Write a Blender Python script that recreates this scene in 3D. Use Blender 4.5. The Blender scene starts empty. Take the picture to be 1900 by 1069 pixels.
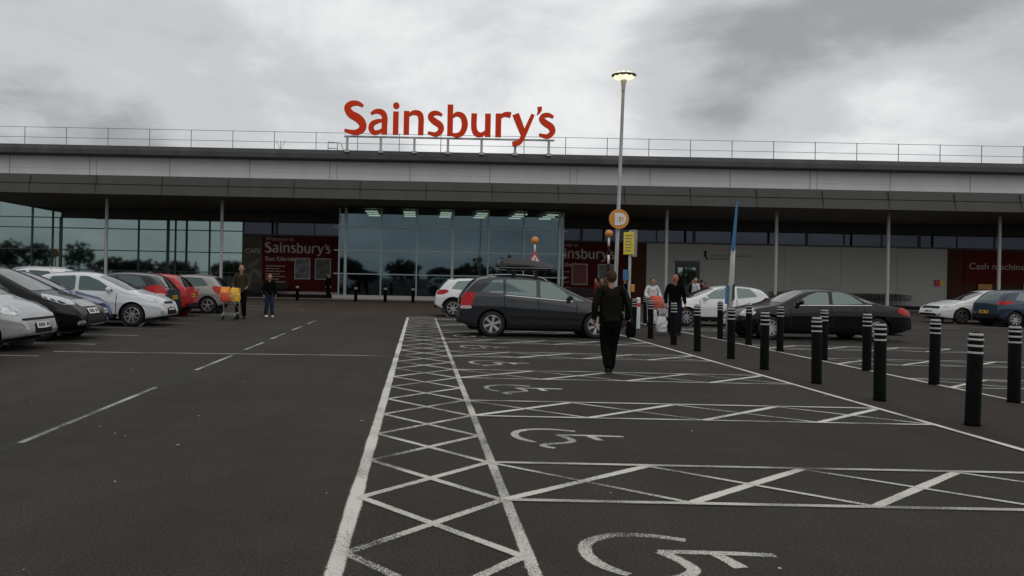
import bpy, bmesh, math, random
from mathutils import Vector, Matrix
from mathutils.bvhtree import BVHTree
R = math.radians
rnd = random.Random(7)
scn = bpy.context.scene
COL = scn.collection

# ------------------------------------------------------------------ materials
def nodemat(name):
    m = bpy.data.materials.new(name); m.use_nodes = True
    nt = m.node_tree; nt.nodes.clear()
    return m, nt
def N(nt, t, **kw):
    n = nt.nodes.new(t)
    for k, v in kw.items():
        if k.startswith('i_'): n.inputs[k[2:].replace('_', ' ')].default_value = v
        else: setattr(n, k, v)
    return n
def pbr(name, col, rough=.6, metal=0, coat=0, noise=0, nscale=8, bump=0, bscale=60, spec=.5, emit=None, estr=0, streak=None):
    m, nt = nodemat(name); L = nt.links
    out = N(nt, 'ShaderNodeOutputMaterial'); b = N(nt, 'ShaderNodeBsdfPrincipled')
    L.new(b.outputs[0], out.inputs[0])
    b.inputs['Base Color'].default_value = (*col, 1); b.inputs['Roughness'].default_value = rough
    b.inputs['Metallic'].default_value = metal; b.inputs['Coat Weight'].default_value = coat
    b.inputs['Coat Roughness'].default_value = .06
    b.inputs['Specular IOR Level'].default_value = spec
    tc = N(nt, 'ShaderNodeTexCoord')
    if noise:
        n1 = N(nt, 'ShaderNodeTexNoise'); n1.inputs['Scale'].default_value = nscale; n1.inputs['Detail'].default_value = 6
        if streak:
            mp = N(nt, 'ShaderNodeMapping'); mp.inputs['Scale'].default_value = streak
            L.new(tc.outputs['Object'], mp.inputs[0]); L.new(mp.outputs[0], n1.inputs['Vector'])
        else: L.new(tc.outputs['Object'], n1.inputs['Vector'])
        mr = N(nt, 'ShaderNodeMapRange'); mr.inputs['From Min'].default_value = .3; mr.inputs['From Max'].default_value = .7
        mr.inputs['To Min'].default_value = 1 - noise; mr.inputs['To Max'].default_value = 1 + noise
        L.new(n1.outputs['Fac'], mr.inputs['Value'])
        mx = N(nt, 'ShaderNodeVectorMath', operation='SCALE'); mx.inputs[0].default_value = col
        L.new(mr.outputs[0], mx.inputs['Scale']); L.new(mx.outputs[0], b.inputs['Base Color'])
    if bump:
        n2 = N(nt, 'ShaderNodeTexNoise'); n2.inputs['Scale'].default_value = bscale; n2.inputs['Detail'].default_value = 4
        L.new(tc.outputs['Object'], n2.inputs['Vector'])
        bp = N(nt, 'ShaderNodeBump'); bp.inputs['Strength'].default_value = bump; bp.inputs['Distance'].default_value = .02
        L.new(n2.outputs['Fac'], bp.inputs['Height']); L.new(bp.outputs[0], b.inputs['Normal'])
    if emit:
        b.inputs['Emission Color'].default_value = (*emit, 1); b.inputs['Emission Strength'].default_value = estr
    return m
def glass(name, tint, refl_col, fac, rough=.02, wav=.0):
    m, nt = nodemat(name); L = nt.links
    out = N(nt, 'ShaderNodeOutputMaterial'); mix = N(nt, 'ShaderNodeMixShader')
    tr = N(nt, 'ShaderNodeBsdfTransparent'); tr.inputs[0].default_value = (*tint, 1)
    gl = N(nt, 'ShaderNodeBsdfGlossy'); gl.inputs['Color'].default_value = (*refl_col, 1); gl.inputs['Roughness'].default_value = rough
    mix.inputs[0].default_value = fac
    if wav:
        tc = N(nt, 'ShaderNodeTexCoord'); n2 = N(nt, 'ShaderNodeTexNoise'); n2.inputs['Scale'].default_value = .5
        L.new(tc.outputs['Object'], n2.inputs['Vector'])
        bp = N(nt, 'ShaderNodeBump'); bp.inputs['Strength'].default_value = wav; bp.inputs['Distance'].default_value = .02
        L.new(n2.outputs['Fac'], bp.inputs['Height']); L.new(bp.outputs[0], gl.inputs['Normal'])
    L.new(tr.outputs[0], mix.inputs[1]); L.new(gl.outputs[0], mix.inputs[2]); L.new(mix.outputs[0], out.inputs[0])
    return m
def asphalt(name, dark, light, stain=.25):
    m, nt = nodemat(name); L = nt.links
    out = N(nt, 'ShaderNodeOutputMaterial'); b = N(nt, 'ShaderNodeBsdfPrincipled'); L.new(b.outputs[0], out.inputs[0])
    b.inputs['Roughness'].default_value = .82; b.inputs['Specular IOR Level'].default_value = .12
    tc = N(nt, 'ShaderNodeTexCoord')
    def noise(sc, det, ro=.6):
        n = N(nt, 'ShaderNodeTexNoise'); n.inputs['Scale'].default_value = sc; n.inputs['Detail'].default_value = det; n.inputs['Roughness'].default_value = ro
        L.new(tc.outputs['Object'], n.inputs['Vector']); return n
    fine, mid, big = noise(55, 3, .8), noise(2.2, 5), noise(.22, 4)
    r1 = N(nt, 'ShaderNodeValToRGB'); r1.color_ramp.elements[0].position = .38; r1.color_ramp.elements[1].position = .66
    r1.color_ramp.elements[0].color = (*dark, 1); r1.color_ramp.elements[1].color = (*light, 1)
    L.new(fine.outputs['Fac'], r1.inputs[0])
    def rng(n, a, b_):
        mr = N(nt, 'ShaderNodeMapRange'); mr.inputs['From Min'].default_value = .3; mr.inputs['From Max'].default_value = .7
        mr.inputs['To Min'].default_value = a; mr.inputs['To Max'].default_value = b_; L.new(n.outputs['Fac'], mr.inputs['Value']); return mr
    m1, m2 = rng(mid, 1 - stain * .5, 1 + stain * .5), rng(big, 1 - stain, 1 + stain)
    mm = N(nt, 'ShaderNodeMath', operation='MULTIPLY'); L.new(m1.outputs[0], mm.inputs[0]); L.new(m2.outputs[0], mm.inputs[1])
    mp = N(nt, 'ShaderNodeMapping'); mp.inputs['Scale'].default_value = (1.1, .045, 1); L.new(tc.outputs['Object'], mp.inputs[0])
    trk = noise(1, 3); L.new(mp.outputs[0], trk.inputs['Vector']); m3 = rng(trk, .90, 1.10)
    oil = noise(.75, 6, .7); m4 = N(nt, 'ShaderNodeMapRange'); m4.inputs['From Min'].default_value = .66; m4.inputs['From Max'].default_value = .74; m4.inputs['To Min'].default_value = 1; m4.inputs['To Max'].default_value = .72
    L.new(oil.outputs['Fac'], m4.inputs['Value'])
    for q in (m3, m4):
        m_ = N(nt, 'ShaderNodeMath', operation='MULTIPLY'); L.new(mm.outputs[0], m_.inputs[0]); L.new(q.outputs[0], m_.inputs[1]); mm = m_
    sc = N(nt, 'ShaderNodeVectorMath', operation='SCALE'); L.new(r1.outputs[0], sc.inputs[0]); L.new(mm.outputs[0], sc.inputs['Scale'])
    L.new(sc.outputs[0], b.inputs['Base Color'])
    bp = N(nt, 'ShaderNodeBump'); bp.inputs['Strength'].default_value = .5; bp.inputs['Distance'].default_value = .008
    L.new(fine.outputs['Fac'], bp.inputs['Height']); L.new(bp.outputs[0], b.inputs['Normal'])
    return m
def paint(name, col, cover):            # worn thermoplastic: holes show the tarmac underneath
    m, nt = nodemat(name); L = nt.links
    out = N(nt, 'ShaderNodeOutputMaterial'); b = N(nt, 'ShaderNodeBsdfPrincipled'); mix = N(nt, 'ShaderNodeMixShader'); tr = N(nt, 'ShaderNodeBsdfTransparent')
    b.inputs['Base Color'].default_value = (*col, 1); b.inputs['Roughness'].default_value = .8
    tc = N(nt, 'ShaderNodeTexCoord')
    n1 = N(nt, 'ShaderNodeTexNoise'); n1.inputs['Scale'].default_value = 115; n1.inputs['Detail'].default_value = 3; n1.inputs['Roughness'].default_value = .8
    n2 = N(nt, 'ShaderNodeTexNoise'); n2.inputs['Scale'].default_value = 1.3; n2.inputs['Detail'].default_value = 5
    for n in (n1, n2): L.new(tc.outputs['Object'], n.inputs['Vector'])
    ad = N(nt, 'ShaderNodeMath', operation='MULTIPLY_ADD'); ad.inputs[1].default_value = .55
    L.new(n2.outputs['Fac'], ad.inputs[0]); L.new(n1.outputs['Fac'], ad.inputs[2])
    uv = N(nt, 'ShaderNodeUVMap'); uv.uv_map = 'across'; sp_ = N(nt, 'ShaderNodeSeparateXYZ'); L.new(uv.outputs[0], sp_.inputs[0])     # 0 on a stripe's edges, 1 in its middle
    er = N(nt, 'ShaderNodeMapRange'); er.interpolation_type = 'SMOOTHSTEP'; er.inputs['From Max'].default_value = .42; er.inputs['To Min'].default_value = -.26; er.inputs['To Max'].default_value = .03
    pg = N(nt, 'ShaderNodeMath', operation='PINGPONG'); pg.inputs[1].default_value = 1; L.new(sp_.outputs[1], pg.inputs[0]); L.new(pg.outputs[0], er.inputs['Value'])
    a2 = N(nt, 'ShaderNodeMath', operation='ADD'); L.new(ad.outputs[0], a2.inputs[0]); L.new(er.outputs[0], a2.inputs[1]); ad = a2
    mr = N(nt, 'ShaderNodeMapRange'); mr.inputs['From Min'].default_value = .775 - cover * .28 - .04; mr.inputs['From Max'].default_value = .775 - cover * .28 + .05
    L.new(ad.outputs[0], mr.inputs['Value']); L.new(mr.outputs[0], mix.inputs[0])
    L.new(tr.outputs[0], mix.inputs[1]); L.new(b.outputs[0], mix.inputs[2]); L.new(mix.outputs[0], out.inputs[0])
    return m

M = {}
M['asphalt'] = asphalt('asphalt', (.0245, .0224, .0188), (.062, .0562, .0470), .2)
M['walk'] = asphalt('walkway_tarmac', (.026, .0215, .018), (.052, .043, .036), .14)
M['paving'] = asphalt('paving', (.040, .030, .024), (.068, .052, .042), .12)
M['seam'] = pbr('seam', (.022, .021, .02), .95)
M['line'] = paint('line_paint', (.58, .56, .50), .03)
M['line_solid'] = paint('line_paint_solid', (.62, .60, .54), .34)
M['line_worn'] = paint('line_paint_worn', (.46, .44, .39), .02)
M['line_faint'] = paint('line_paint_faint', (.36, .34, .30), .05)
M['kerb'] = pbr('kerb', (.26, .25, .23), .85, noise=.2, nscale=3)
M['fascia'] = pbr('fascia_grey', (.072, .070, .065), .6, spec=.2, noise=.09, nscale=1.2, streak=(1,1,.2))
M['roofedge'] = pbr('roof_edge', (.058, .058, .056), .55, noise=.25, nscale=1.1, streak=(1,1,.15), spec=.2)
M['clad'] = pbr('white_cladding', (.78, .79, .77), .45, noise=.05, nscale=1.0, streak=(1,1,.2))
M['joint'] = pbr('joint', (.22, .22, .21), .7)
M['soffit'] = pbr('soffit', (.19, .175, .155), .6, noise=.08, nscale=.5)
M['whitewall'] = pbr('white_wall', (.52, .51, .48), .6, noise=.05, nscale=.5)
M['darkwall'] = pbr('dark_wall', (.02, .02, .02), .6, spec=.2)
M['brownwall'] = pbr('brown_wall', (.085, .035, .02), .7, spec=.1, noise=.1, nscale=1)
M['red'] = pbr('sign_red', (.105, .008, .009), .6, spec=.1, noise=.06, nscale=1)
M['redbright'] = pbr('letter_red', (.80, .050, .012), .5, spec=.15)
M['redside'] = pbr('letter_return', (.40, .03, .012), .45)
M['cream'] = pbr('letter_cream', (.55, .48, .42), .6)
M['pale'] = pbr('pale', (.5, .46, .42), .6)
M['olive'] = pbr('cafe_olive', (.07, .065, .04), .6, noise=.35, nscale=.8)
M['leafpale'] = pbr('cafe_leaf', (.16, .15, .11), .7)
M['black'] = pbr('matt_black', (.008, .008, .008), .6, spec=.2)
M['blackgloss'] = pbr('gloss_black', (.01, .01, .011), .25)
M['white'] = pbr('white_paint', (.72, .72, .70), .4)
M['offwhite'] = pbr('column_white', (.46, .46, .44), .45, noise=.06, nscale=2)
M['steel'] = pbr('galvanised', (.26, .27, .28), .42, metal=.6, noise=.12, nscale=4)
M['rail'] = pbr('rail_steel', (.2, .2, .21), .5, metal=.4)
M['frame_dark'] = pbr('frame_dark', (.035, .037, .038), .4)
M['frame_silver'] = pbr('frame_silver', (.36, .42, .42), .4, metal=.3)
M['cafe_glass'] = glass('cafe_glass', (.10, .16, .15), (.45, .60, .59), .46, .03, .03)
M['box_glass'] = glass('entrance_glass', (.40, .50, .55), (.23, .32, .36), .28, .03, .03)
M['cler_glass'] = glass('clerestory_glass', (.15, .18, .2), (.30, .34, .42), .10, .03, .02)
M['interior'] = pbr('interior', (.07, .075, .08), .8)
M['interior_floor'] = pbr('interior_floor', (.12, .12, .12), .5)
M['striplight'] = pbr('strip_light', (.8, .75, .6), .5, emit=(1, .86, .58), estr=2.6)
M['strip_dim'] = pbr('strip_dim', (.5,.5,.45), .5, emit=(.8,.85,.8), estr=.6)
M['seam2'] = pbr('panel_seam', (.42,.42,.41), .6)
M['header'] = pbr('header', (.085,.085,.08), .6, spec=.2)
M['screen'] = pbr('screen_glass', (.012, .014, .014), .03, spec=.9)
M['screen'].node_tree.nodes['Principled BSDF'].inputs['IOR'].default_value = 2.5
M['lamp'] = pbr('lamp_lit', (.9, .8, .5), .4, emit=(1, .74, .36), estr=2.1)
M['orange'] = pbr('sign_orange', (.62, .25, .03), .4, noise=.04)
M['beacon'] = pbr('beacon_amber', (.58, .22, .035), .35, coat=.2)
M['yellow'] = pbr('sign_yellow', (.78, .62, .04), .4)
M['blue'] = pbr('banner_blue', (.04, .17, .34), .5, noise=.15, nscale=3)
M['signred'] = pbr('traffic_red', (.62, .05, .05), .4)
M['bollard'] = pbr('bollard_black', (.0045, .005, .005), (.5), spec=.03, noise=.2, nscale=9, bump=.05)
M['band'] = pbr('bollard_band', (.46, .46, .45), .45, noise=.15, nscale=20)
M['tyre'] = pbr('tyre', (.014, .014, .014), .85)
M['alloy'] = pbr('alloy', (.55, .56, .57), .32, metal=.7)
M['alloy_dark'] = pbr('alloy_dark', (.16, .16, .165), .4, metal=.6)
M['wheelback'] = pbr('wheel_back', (.03, .03, .03), .7)
M['liner'] = pbr('arch_liner', (.008, .008, .008), .9)
M['carglass'] = pbr('car_glass', (.008, .012, .012), .02, spec=.9)
M['carglass'].node_tree.nodes['Principled BSDF'].inputs['Specular Tint'].default_value = (.80, 1, .97, 1)
M['carglass'].node_tree.nodes['Principled BSDF'].inputs['IOR'].default_value = 1.75
M['trim'] = pbr('car_trim', (.010, .010, .011), .55, spec=.2)
M['lightglass'] = pbr('headlight_glass', (.50, .52, .54), .12, metal=.35, noise=.35, nscale=14)
M['tail'] = pbr('tail_red', (.42, .006, .010), .2, spec=.3)
M['tailclear'] = pbr('tail_clear', (.62, .5, .5), .15)
M['indicator'] = pbr('indicator', (.75, .28, .06), .2)
M['plate_w'] = pbr('plate_white', (.72, .72, .70), .4)
M['plate_y'] = pbr('plate_yellow', (.75, .45, .03), .4)
M['chrome'] = pbr('chrome', (.42, .43, .44), .25, metal=1)
M['skin'] = pbr('skin', (.36, .19, .13), .6, spec=.25)
M['skinred'] = pbr('skin_ruddy', (.40, .15, .11), .6, spec=.25)
M['wire'] = pbr('trolley_wire', (.42, .42, .42), .4, metal=.5)
M['leaf'] = pbr('leaves', (.045, .065, .025), .8, noise=.4, nscale=.5)
M['bark'] = pbr('bark', (.06, .045, .035), .9)
def car_paint(name, col, metal=.0):
    return pbr(name, col, .45, metal=metal, coat=.85, noise=.04, nscale=2, spec=.08)
def cloth(name, col):
    return pbr(name, col, .9, noise=.18, nscale=14, bump=.35, bscale=22, spec=.04)

# ------------------------------------------------------------------ mesh helpers
def link(name, me, mat, parent=None, smooth=False):
    o = bpy.data.objects.new(name, me); COL.objects.link(o)
    if mat:
        for mm in (mat if isinstance(mat, (list, tuple)) else [mat]): me.materials.append(mm)
    if smooth:
        for p in me.polygons: p.use_smooth = True
    if parent: o.parent = parent
    return o
class MB:
    def __init__(s): s.bm = bmesh.new(); s.mi = 0
    def face(s, vs):
        try:
            f = s.bm.faces.new(vs); f.material_index = s.mi; return f
        except ValueError: return None
    def box(s, x0, x1, y0, y1, z0, z1):
        v = [s.bm.verts.new(p) for p in ((x0,y0,z0),(x1,y0,z0),(x1,y1,z0),(x0,y1,z0),(x0,y0,z1),(x1,y0,z1),(x1,y1,z1),(x0,y1,z1))]
        for q in ((3,2,1,0),(4,5,6,7),(0,1,5,4),(1,2,6,5),(2,3,7,6),(3,0,4,7)): s.face([v[i] for i in q])
        return s
    def rod(s, a, b, r, r2=None, n=8, cap=True):
        a, b = Vector(a), Vector(b); r2 = r if r2 is None else r2
        d = (b - a).normalized(); u = d.orthogonal().normalized(); w = d.cross(u)
        A = [s.bm.verts.new(a + (u*math.cos(t)+w*math.sin(t))*r) for t in [2*math.pi*i/n for i in range(n)]]
        B = [s.bm.verts.new(b + (u*math.cos(t)+w*math.sin(t))*r2) for t in [2*math.pi*i/n for i in range(n)]]
        for i in range(n): s.face([A[i], A[(i+1)%n], B[(i+1)%n], B[i]])
        if cap: s.face(A[::-1]); s.face(B)
        return s
    def path(s, pts, r, n=6):
        for a, b in zip(pts, pts[1:]): s.rod(a, b, r, n=n)
        return s
    def lathe(s, prof, n=20, axis='z', o=(0,0,0), closed=False):
        o = Vector(o); rings = []
        for (r, h) in prof:
            ring = []
            for i in range(n):
                t = 2*math.pi*i/n; c, k = r*math.cos(t), r*math.sin(t)
                p = (c, k, h) if axis == 'z' else ((c, h, k) if axis == 'y' else (h, c, k))
                ring.append(s.bm.verts.new(o + Vector(p)))
            rings.append(ring)
        prs = list(zip(rings, rings[1:])) + ([(rings[-1], rings[0])] if closed else [])
        for a, b in prs:
            for i in range(n): s.face([a[i], a[(i+1)%n], b[(i+1)%n], b[i]])
        if not closed:
            s.face(rings[0][::-1]); s.face(rings[-1])
        return s
    def ball(s, c, r, n=12, m=8, sc=(1,1,1)):
        c = Vector(c); rings = []
        for j in range(1, m):
            a = math.pi*j/m
            rings.append([s.bm.verts.new(c + Vector((sc[0]*r*math.sin(a)*math.cos(2*math.pi*i/n), sc[1]*r*math.sin(a)*math.sin(2*math.pi*i/n), sc[2]*r*math.cos(a)))) for i in range(n)])
        t = s.bm.verts.new(c + Vector((0,0,r*sc[2]))); b = s.bm.verts.new(c - Vector((0,0,r*sc[2])))
        for a_, b_ in zip(rings, rings[1:]):
            for i in range(n): s.face([a_[i], b_[i], b_[(i+1)%n], a_[(i+1)%n]])
        for i in range(n): s.face([t, rings[0][i], rings[0][(i+1)%n]]); s.face([b, rings[-1][(i+1)%n], rings[-1][i]])
        return s
    def prism(s, poly, f0, f1):        # poly of 2D points, f0/f1 map them to 3D
        A = [s.bm.verts.new(f0(*p)) for p in poly]; B = [s.bm.verts.new(f1(*p)) for p in poly]
        n = len(poly); s.face(A); s.face(B[::-1])
        for i in range(n): s.face([A[i], B[i], B[(i+1)%n], A[(i+1)%n]])
        return s
    def sheet(s, pts, z):
        s.face([s.bm.verts.new((p[0], p[1], z)) for p in pts]); return s
    def strip(s, a, b, w, z):
        a, b = Vector((a[0], a[1])), Vector((b[0], b[1])); d = (b-a).normalized(); n = Vector((-d.y, d.x))*w/2
        n *= 1.12; z *= .45; uvl = s.bm.loops.layers.uv.get('across') or s.bm.loops.layers.uv.new('across')
        f = s.face([s.bm.verts.new((p[0], p[1], z)) for p in (a-n, b-n, b+n, a+n)])
        for l, v in zip(f.loops, (0, 0, 2, 2)): l[uvl].uv = (0, v)
        return s
    def build(s, name, mat, parent=None, smooth=False, fix=True):
        if fix: bmesh.ops.recalc_face_normals(s.bm, faces=s.bm.faces)
        me = bpy.data.meshes.new(name); s.bm.to_mesh(me); s.bm.free()
        return link(name, me, mat, parent, smooth)
def bevel(o, w, seg=2):
    md = o.modifiers.new('bevel', 'BEVEL'); md.width = w; md.segments = seg; md.limit_method = 'ANGLE'; return o
def tag(o, label, cat, group=None):
    o['label'] = label; o['category'] = cat
    if group: o['group'] = group
    return o
def thing(name, label, cat, loc=(0,0,0), rz=0, group=None):
    o = bpy.data.objects.new(name, None); COL.objects.link(o); o.empty_display_size = .2
    o.location = loc; o.rotation_euler = (0,0,rz); return tag(o, label, cat, group)
def struct(o): o['kind'] = 'structure'; return o
def dup(root, loc, rz, label):
    def cp(o, par):
        c = o.copy(); COL.objects.link(c)
        if par: c.parent = par
        for ch in kids.get(o, []): cp(ch, c)
        return c
    kids = {}
    for o in COL.objects:
        if o.parent: kids.setdefault(o.parent, []).append(o)
    r = cp(root, None); r.location = loc; r.rotation_euler = (0,0,rz); r['label'] = label
    return r
def chaikin(pts, it=2, closed=False):
    for _ in range(it):
        out = [] if closed else [pts[0]]
        n = len(pts)
        for i in range(n if closed else n-1):
            a, b = pts[i], pts[(i+1)%n]
            out += [tuple(.75*p+.25*q for p, q in zip(a, b)), tuple(.25*p+.75*q for p, q in zip(a, b))]
        if not closed: out.append(pts[-1])
        pts = out
    return pts
def lerp_at(pts, x):
    if x <= pts[0][0]: return pts[0][1]
    for a, b in zip(pts, pts[1:]):
        if x <= b[0]:
            return a[1] + (b[1]-a[1])*(x-a[0])/max(1e-9, b[0]-a[0])
    return pts[-1][1]
def fillet(poly, rad):
    out = []; n = len(poly)
    for i in range(n):
        p, a, b = Vector(poly[i]), Vector(poly[i-1]), Vector(poly[(i+1)%n])
        ra, rb = min(rad, .42*(a-p).length), min(rad, .42*(b-p).length)
        q0, q1 = p+(a-p).normalized()*ra, p+(b-p).normalized()*rb
        for t in (0, .33, .67, 1): out.append(tuple(q0*(1-t)**2+p*2*t*(1-t)+q1*t*t))
    return out
def catmull(pts, n=8):
    P = [pts[0]] + list(pts) + [pts[-1]]; out = []
    for i in range(1, len(P)-2):
        p0, p1, p2, p3 = P[i-1:i+3]
        for k in range(n):
            t = k/n
            out.append(tuple(.5*((2*b)+(-a+c)*t+(2*a-5*b+4*c-d)*t*t+(-a+3*b-3*c+d)*t**3) for a, b, c, d in zip(p0, p1, p2, p3)))
    out.append(tuple(P[-2])); return out
def text_mesh(txt, size, depth=.01, space=1.0, bold=0):
    cu = bpy.data.curves.new('txt', 'FONT'); cu.body = txt; cu.size = size; cu.extrude = depth; cu.space_character = space; cu.offset = bold
    cu.resolution_u = 3
    o = bpy.data.objects.new('txt', cu); COL.objects.link(o)
    dg = bpy.context.evaluated_depsgraph_get(); me = bpy.data.meshes.new_from_object(o.evaluated_get(dg))
    bpy.data.objects.remove(o); return me
def text(name, txt, size, x, y, z, mat, parent, depth=.01, space=1.0, bold=0, width=None):    # stands upright, faces -Y
    me = text_mesh(txt, size, depth, space, bold)
    if width:
        xs = [v.co.x for v in me.vertices]; k = width/(max(xs)-min(xs)); me.transform(Matrix.Diagonal((k,1,1,1)))
    me.transform(Matrix.Rotation(R(90), 4, 'X')); me.transform(Matrix.Translation((x, y, z)))
    return link(name, me, mat, parent)

# ------------------------------------------------------------------ camera (lens-shifted: the photo is a crop)
CAMH, F, ROLL = 1.5, 1467.0, R(1.15)
cam = bpy.data.cameras.new('camera'); co = bpy.data.objects.new('camera', cam); COL.objects.link(co)
cam.sensor_width = 36; cam.lens = 36*F/1900; cam.shift_x = (950-778)/1900; cam.shift_y = -(534.5-515)/1900
cam.clip_start = .05; cam.clip_end = 3000
co.matrix_world = Matrix.Translation((0,0,CAMH)) @ Matrix.Rotation(R(90), 4, 'X') @ Matrix.Rotation(ROLL, 4, 'Z')
scn.camera = co

# ------------------------------------------------------------------ sky and light
w = bpy.data.worlds.new('World'); scn.world = w; w.use_nodes = True
nt = w.node_tree; nt.nodes.clear(); L = nt.links
out = N(nt, 'ShaderNodeOutputWorld'); bg = N(nt, 'ShaderNodeBackground'); bg2 = N(nt, 'ShaderNodeBackground'); add = N(nt, 'ShaderNodeAddShader')
sky = N(nt, 'ShaderNodeTexSky'); sky.sky_type = 'NISHITA'; sky.sun_disc = False
SUN_EL, SUN_ROT = R(52), R(150)
sky.sun_elevation = SUN_EL; sky.sun_rotation = SUN_ROT
L.new(sky.outputs[0], bg.inputs[0]); bg.inputs[1].default_value = .004
tc = N(nt, 'ShaderNodeTexCoord')
sep = N(nt, 'ShaderNodeSeparateXYZ'); L.new(tc.outputs['Generated'], sep.inputs[0])
zz = N(nt, 'ShaderNodeMath', operation='ADD'); zz.inputs[1].default_value = .26
zm = N(nt, 'ShaderNodeMath', operation='MAXIMUM'); zm.inputs[1].default_value = 0; L.new(sep.outputs[2], zm.inputs[0]); L.new(zm.outputs[0], zz.inputs[0])
cmb = N(nt, 'ShaderNodeCombineXYZ')
for i in (0, 1):
    dv = N(nt, 'ShaderNodeMath', operation='DIVIDE'); L.new(sep.outputs[i], dv.inputs[0]); L.new(zz.outputs[0], dv.inputs[1]); L.new(dv.outputs[0], cmb.inputs[i])
def wn(scale, detail, dist, seed):
    n = N(nt, 'ShaderNodeTexNoise'); n.inputs['Scale'].default_value = scale; n.inputs['Detail'].default_value = detail
    n.inputs['Distortion'].default_value = dist; n.inputs['Roughness'].default_value = .55
    mp = N(nt, 'ShaderNodeMapping'); mp.inputs['Location'].default_value = (seed, seed*1.7, 0); mp.inputs['Scale'].default_value = (1.15, 1.0, 1)
    L.new(cmb.outputs[0], mp.inputs[0]); L.new(mp.outputs[0], n.inputs['Vector']); return n
a, b = wn(.8, 8, .25, 3.1), wn(2.3, 8, .35, 8.2)
s1 = N(nt, 'ShaderNodeMath', operation='MULTIPLY'); s1.inputs[1].default_value = .56; L.new(a.outputs['Fac'], s1.inputs[0])
s2 = N(nt, 'ShaderNodeMath', operation='MULTIPLY_ADD'); s2.inputs[1].default_value = .48; L.new(b.outputs['Fac'], s2.inputs[0]); L.new(s1.outputs[0], s2.inputs[2])
cur = s2
def lobe(u, v, width, amt):             # a soft bank of thicker / thinner cloud in one part of the sky
    global cur
    du, dvv = u-778, v-515
    up, vp = du*math.cos(ROLL)+dvv*math.sin(ROLL), -du*math.sin(ROLL)+dvv*math.cos(ROLL)
    d = Vector((up, F, -vp)).normalized()
    dot = N(nt, 'ShaderNodeVectorMath', operation='DOT_PRODUCT'); L.new(tc.outputs['Generated'], dot.inputs[0]); dot.inputs[1].default_value = d
    mr = N(nt, 'ShaderNodeMapRange'); mr.interpolation_type = 'SMOOTHERSTEP'
    mr.inputs['From Min'].default_value = math.cos(R(width)); mr.inputs['From Max'].default_value = 1; mr.inputs['To Max'].default_value = amt
    L.new(dot.outputs['Value'], mr.inputs['Value'])
    ad = N(nt, 'ShaderNodeMath', operation='ADD'); L.new(cur.outputs[0], ad.inputs[0]); L.new(mr.outputs[0], ad.inputs[1]); cur = ad
lobe(1000, 110, 14, .11); lobe(1600, 265, 8, .11); lobe(1820, 260, 8, .07); lobe(1350, 215, 10, -.10); lobe(1850, 30, 13, -.11); lobe(180, 110, 12, -.05); lobe(60, 215, 9, -.05); lobe(520, 60, 12, .03); lobe(560, 215, 9, -.03)
ramp = N(nt, 'ShaderNodeValToRGB'); cr = ramp.color_ramp; cr.interpolation = 'EASE'
cr.elements[0].position = .30; cr.elements[0].color = (.33, .335, .345, 1)
cr.elements[1].position = .70; cr.elements[1].color = (.86, .865, .865, 1)
e = cr.elements.new(.48); e.color = (.56, .575, .585, 1)
L.new(cur.outputs[0], ramp.inputs[0]); L.new(ramp.outputs[0], bg2.inputs[0]); bg2.inputs[1].default_value = 1.0
L.new(bg.outputs[0], add.inputs[0]); L.new(bg2.outputs[0], add.inputs[1]); L.new(add.outputs[0], out.inputs[0])
sun = bpy.data.lights.new('sun', 'SUN'); sun.energy = .5; sun.angle = R(60); sun.color = (1, .96, .9)
so = bpy.data.objects.new('sun', sun); COL.objects.link(so)
sd = Vector((math.sin(SUN_ROT)*math.cos(SUN_EL), math.cos(SUN_ROT)*math.cos(SUN_EL), math.sin(SUN_EL)))
so.rotation_euler = sd.to_track_quat('Z', 'Y').to_euler()
vs = scn.view_settings; vs.view_transform = 'Standard'; vs.look = 'None'; vs.exposure = 0; vs.gamma = 1; vs.use_curve_mapping = False

# ------------------------------------------------------------------ ground
struct(MB().sheet([(-900,-900),(900,-900),(900,900),(-900,900)], 0).build('car_park_ground', M['asphalt']))
XA0, XA1, XW0, XW1 = -.40, .62, 5.65, 8.02
PITCH = 1.087; Y0 = 4.27 - 4*PITCH
struct(MB().sheet([(XW0,-4),(XW1,-4),(XW1,29.5),(XW0,29.5)], .004).build('walkway', M['walk']))
struct(MB().sheet([(-60,29.5),(70,29.5),(70,58.5),(-60,58.5)], .003).build('paving', M['paving']))
struct(MB().box(-60, 70, 50.4, 58.4, -.1, .02).build('pavement', M['paving']))
struct(MB().box(-60, 70, 50.2, 50.4, -.1, .035).build('kerb', M['kerb']))
mk = MB()
mk.strip((XA0,-4),(XA0,30.5),.105,.006)
mk.build('edge_line', M['line_solid'])['kind'] = 'structure'
mk = MB(); mk.strip((XA1,-4),(XA1,30.5),.085,.0065); struct(mk.build('edge_line', M['line']))
mk = MB(); mk2 = MB()
for k in range(0, 28):
    ya = Y0 + k*PITCH
    mk.strip((XA0+.03, ya), (XA1-.03, ya+PITCH), .075, .010)
    mk2.strip((XA0+.03, ya+PITCH), (XA1-.03, ya), .075, .014)
struct(mk.build('hatching', M['line'])); struct(mk2.build('hatching', M['line']))
mk, mk2, mk3 = MB(), MB(), MB()
for j in range(-1, 8):
    ya = 5.36 + 3*PITCH*j; yb = ya + PITCH
    for (x0, x1, n) in ((XA1, XW0, 4), (XW1, 13.1, 4)):
        if x0 > 5 and j < 0: continue
        mk3.strip((x0, ya), (x1, ya), .075, .019); mk3.strip((x0, yb), (x1, yb), .075, .019)
        st = (x1-x0)/n
        for i in range(n):
            mk.strip((x0+i*st, ya+.02), (x0+(i+1)*st, yb-.02), .085, .010)
            mk2.strip((x0+i*st, yb-.02), (x0+(i+1)*st, ya+.02), .06, .014)
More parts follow.
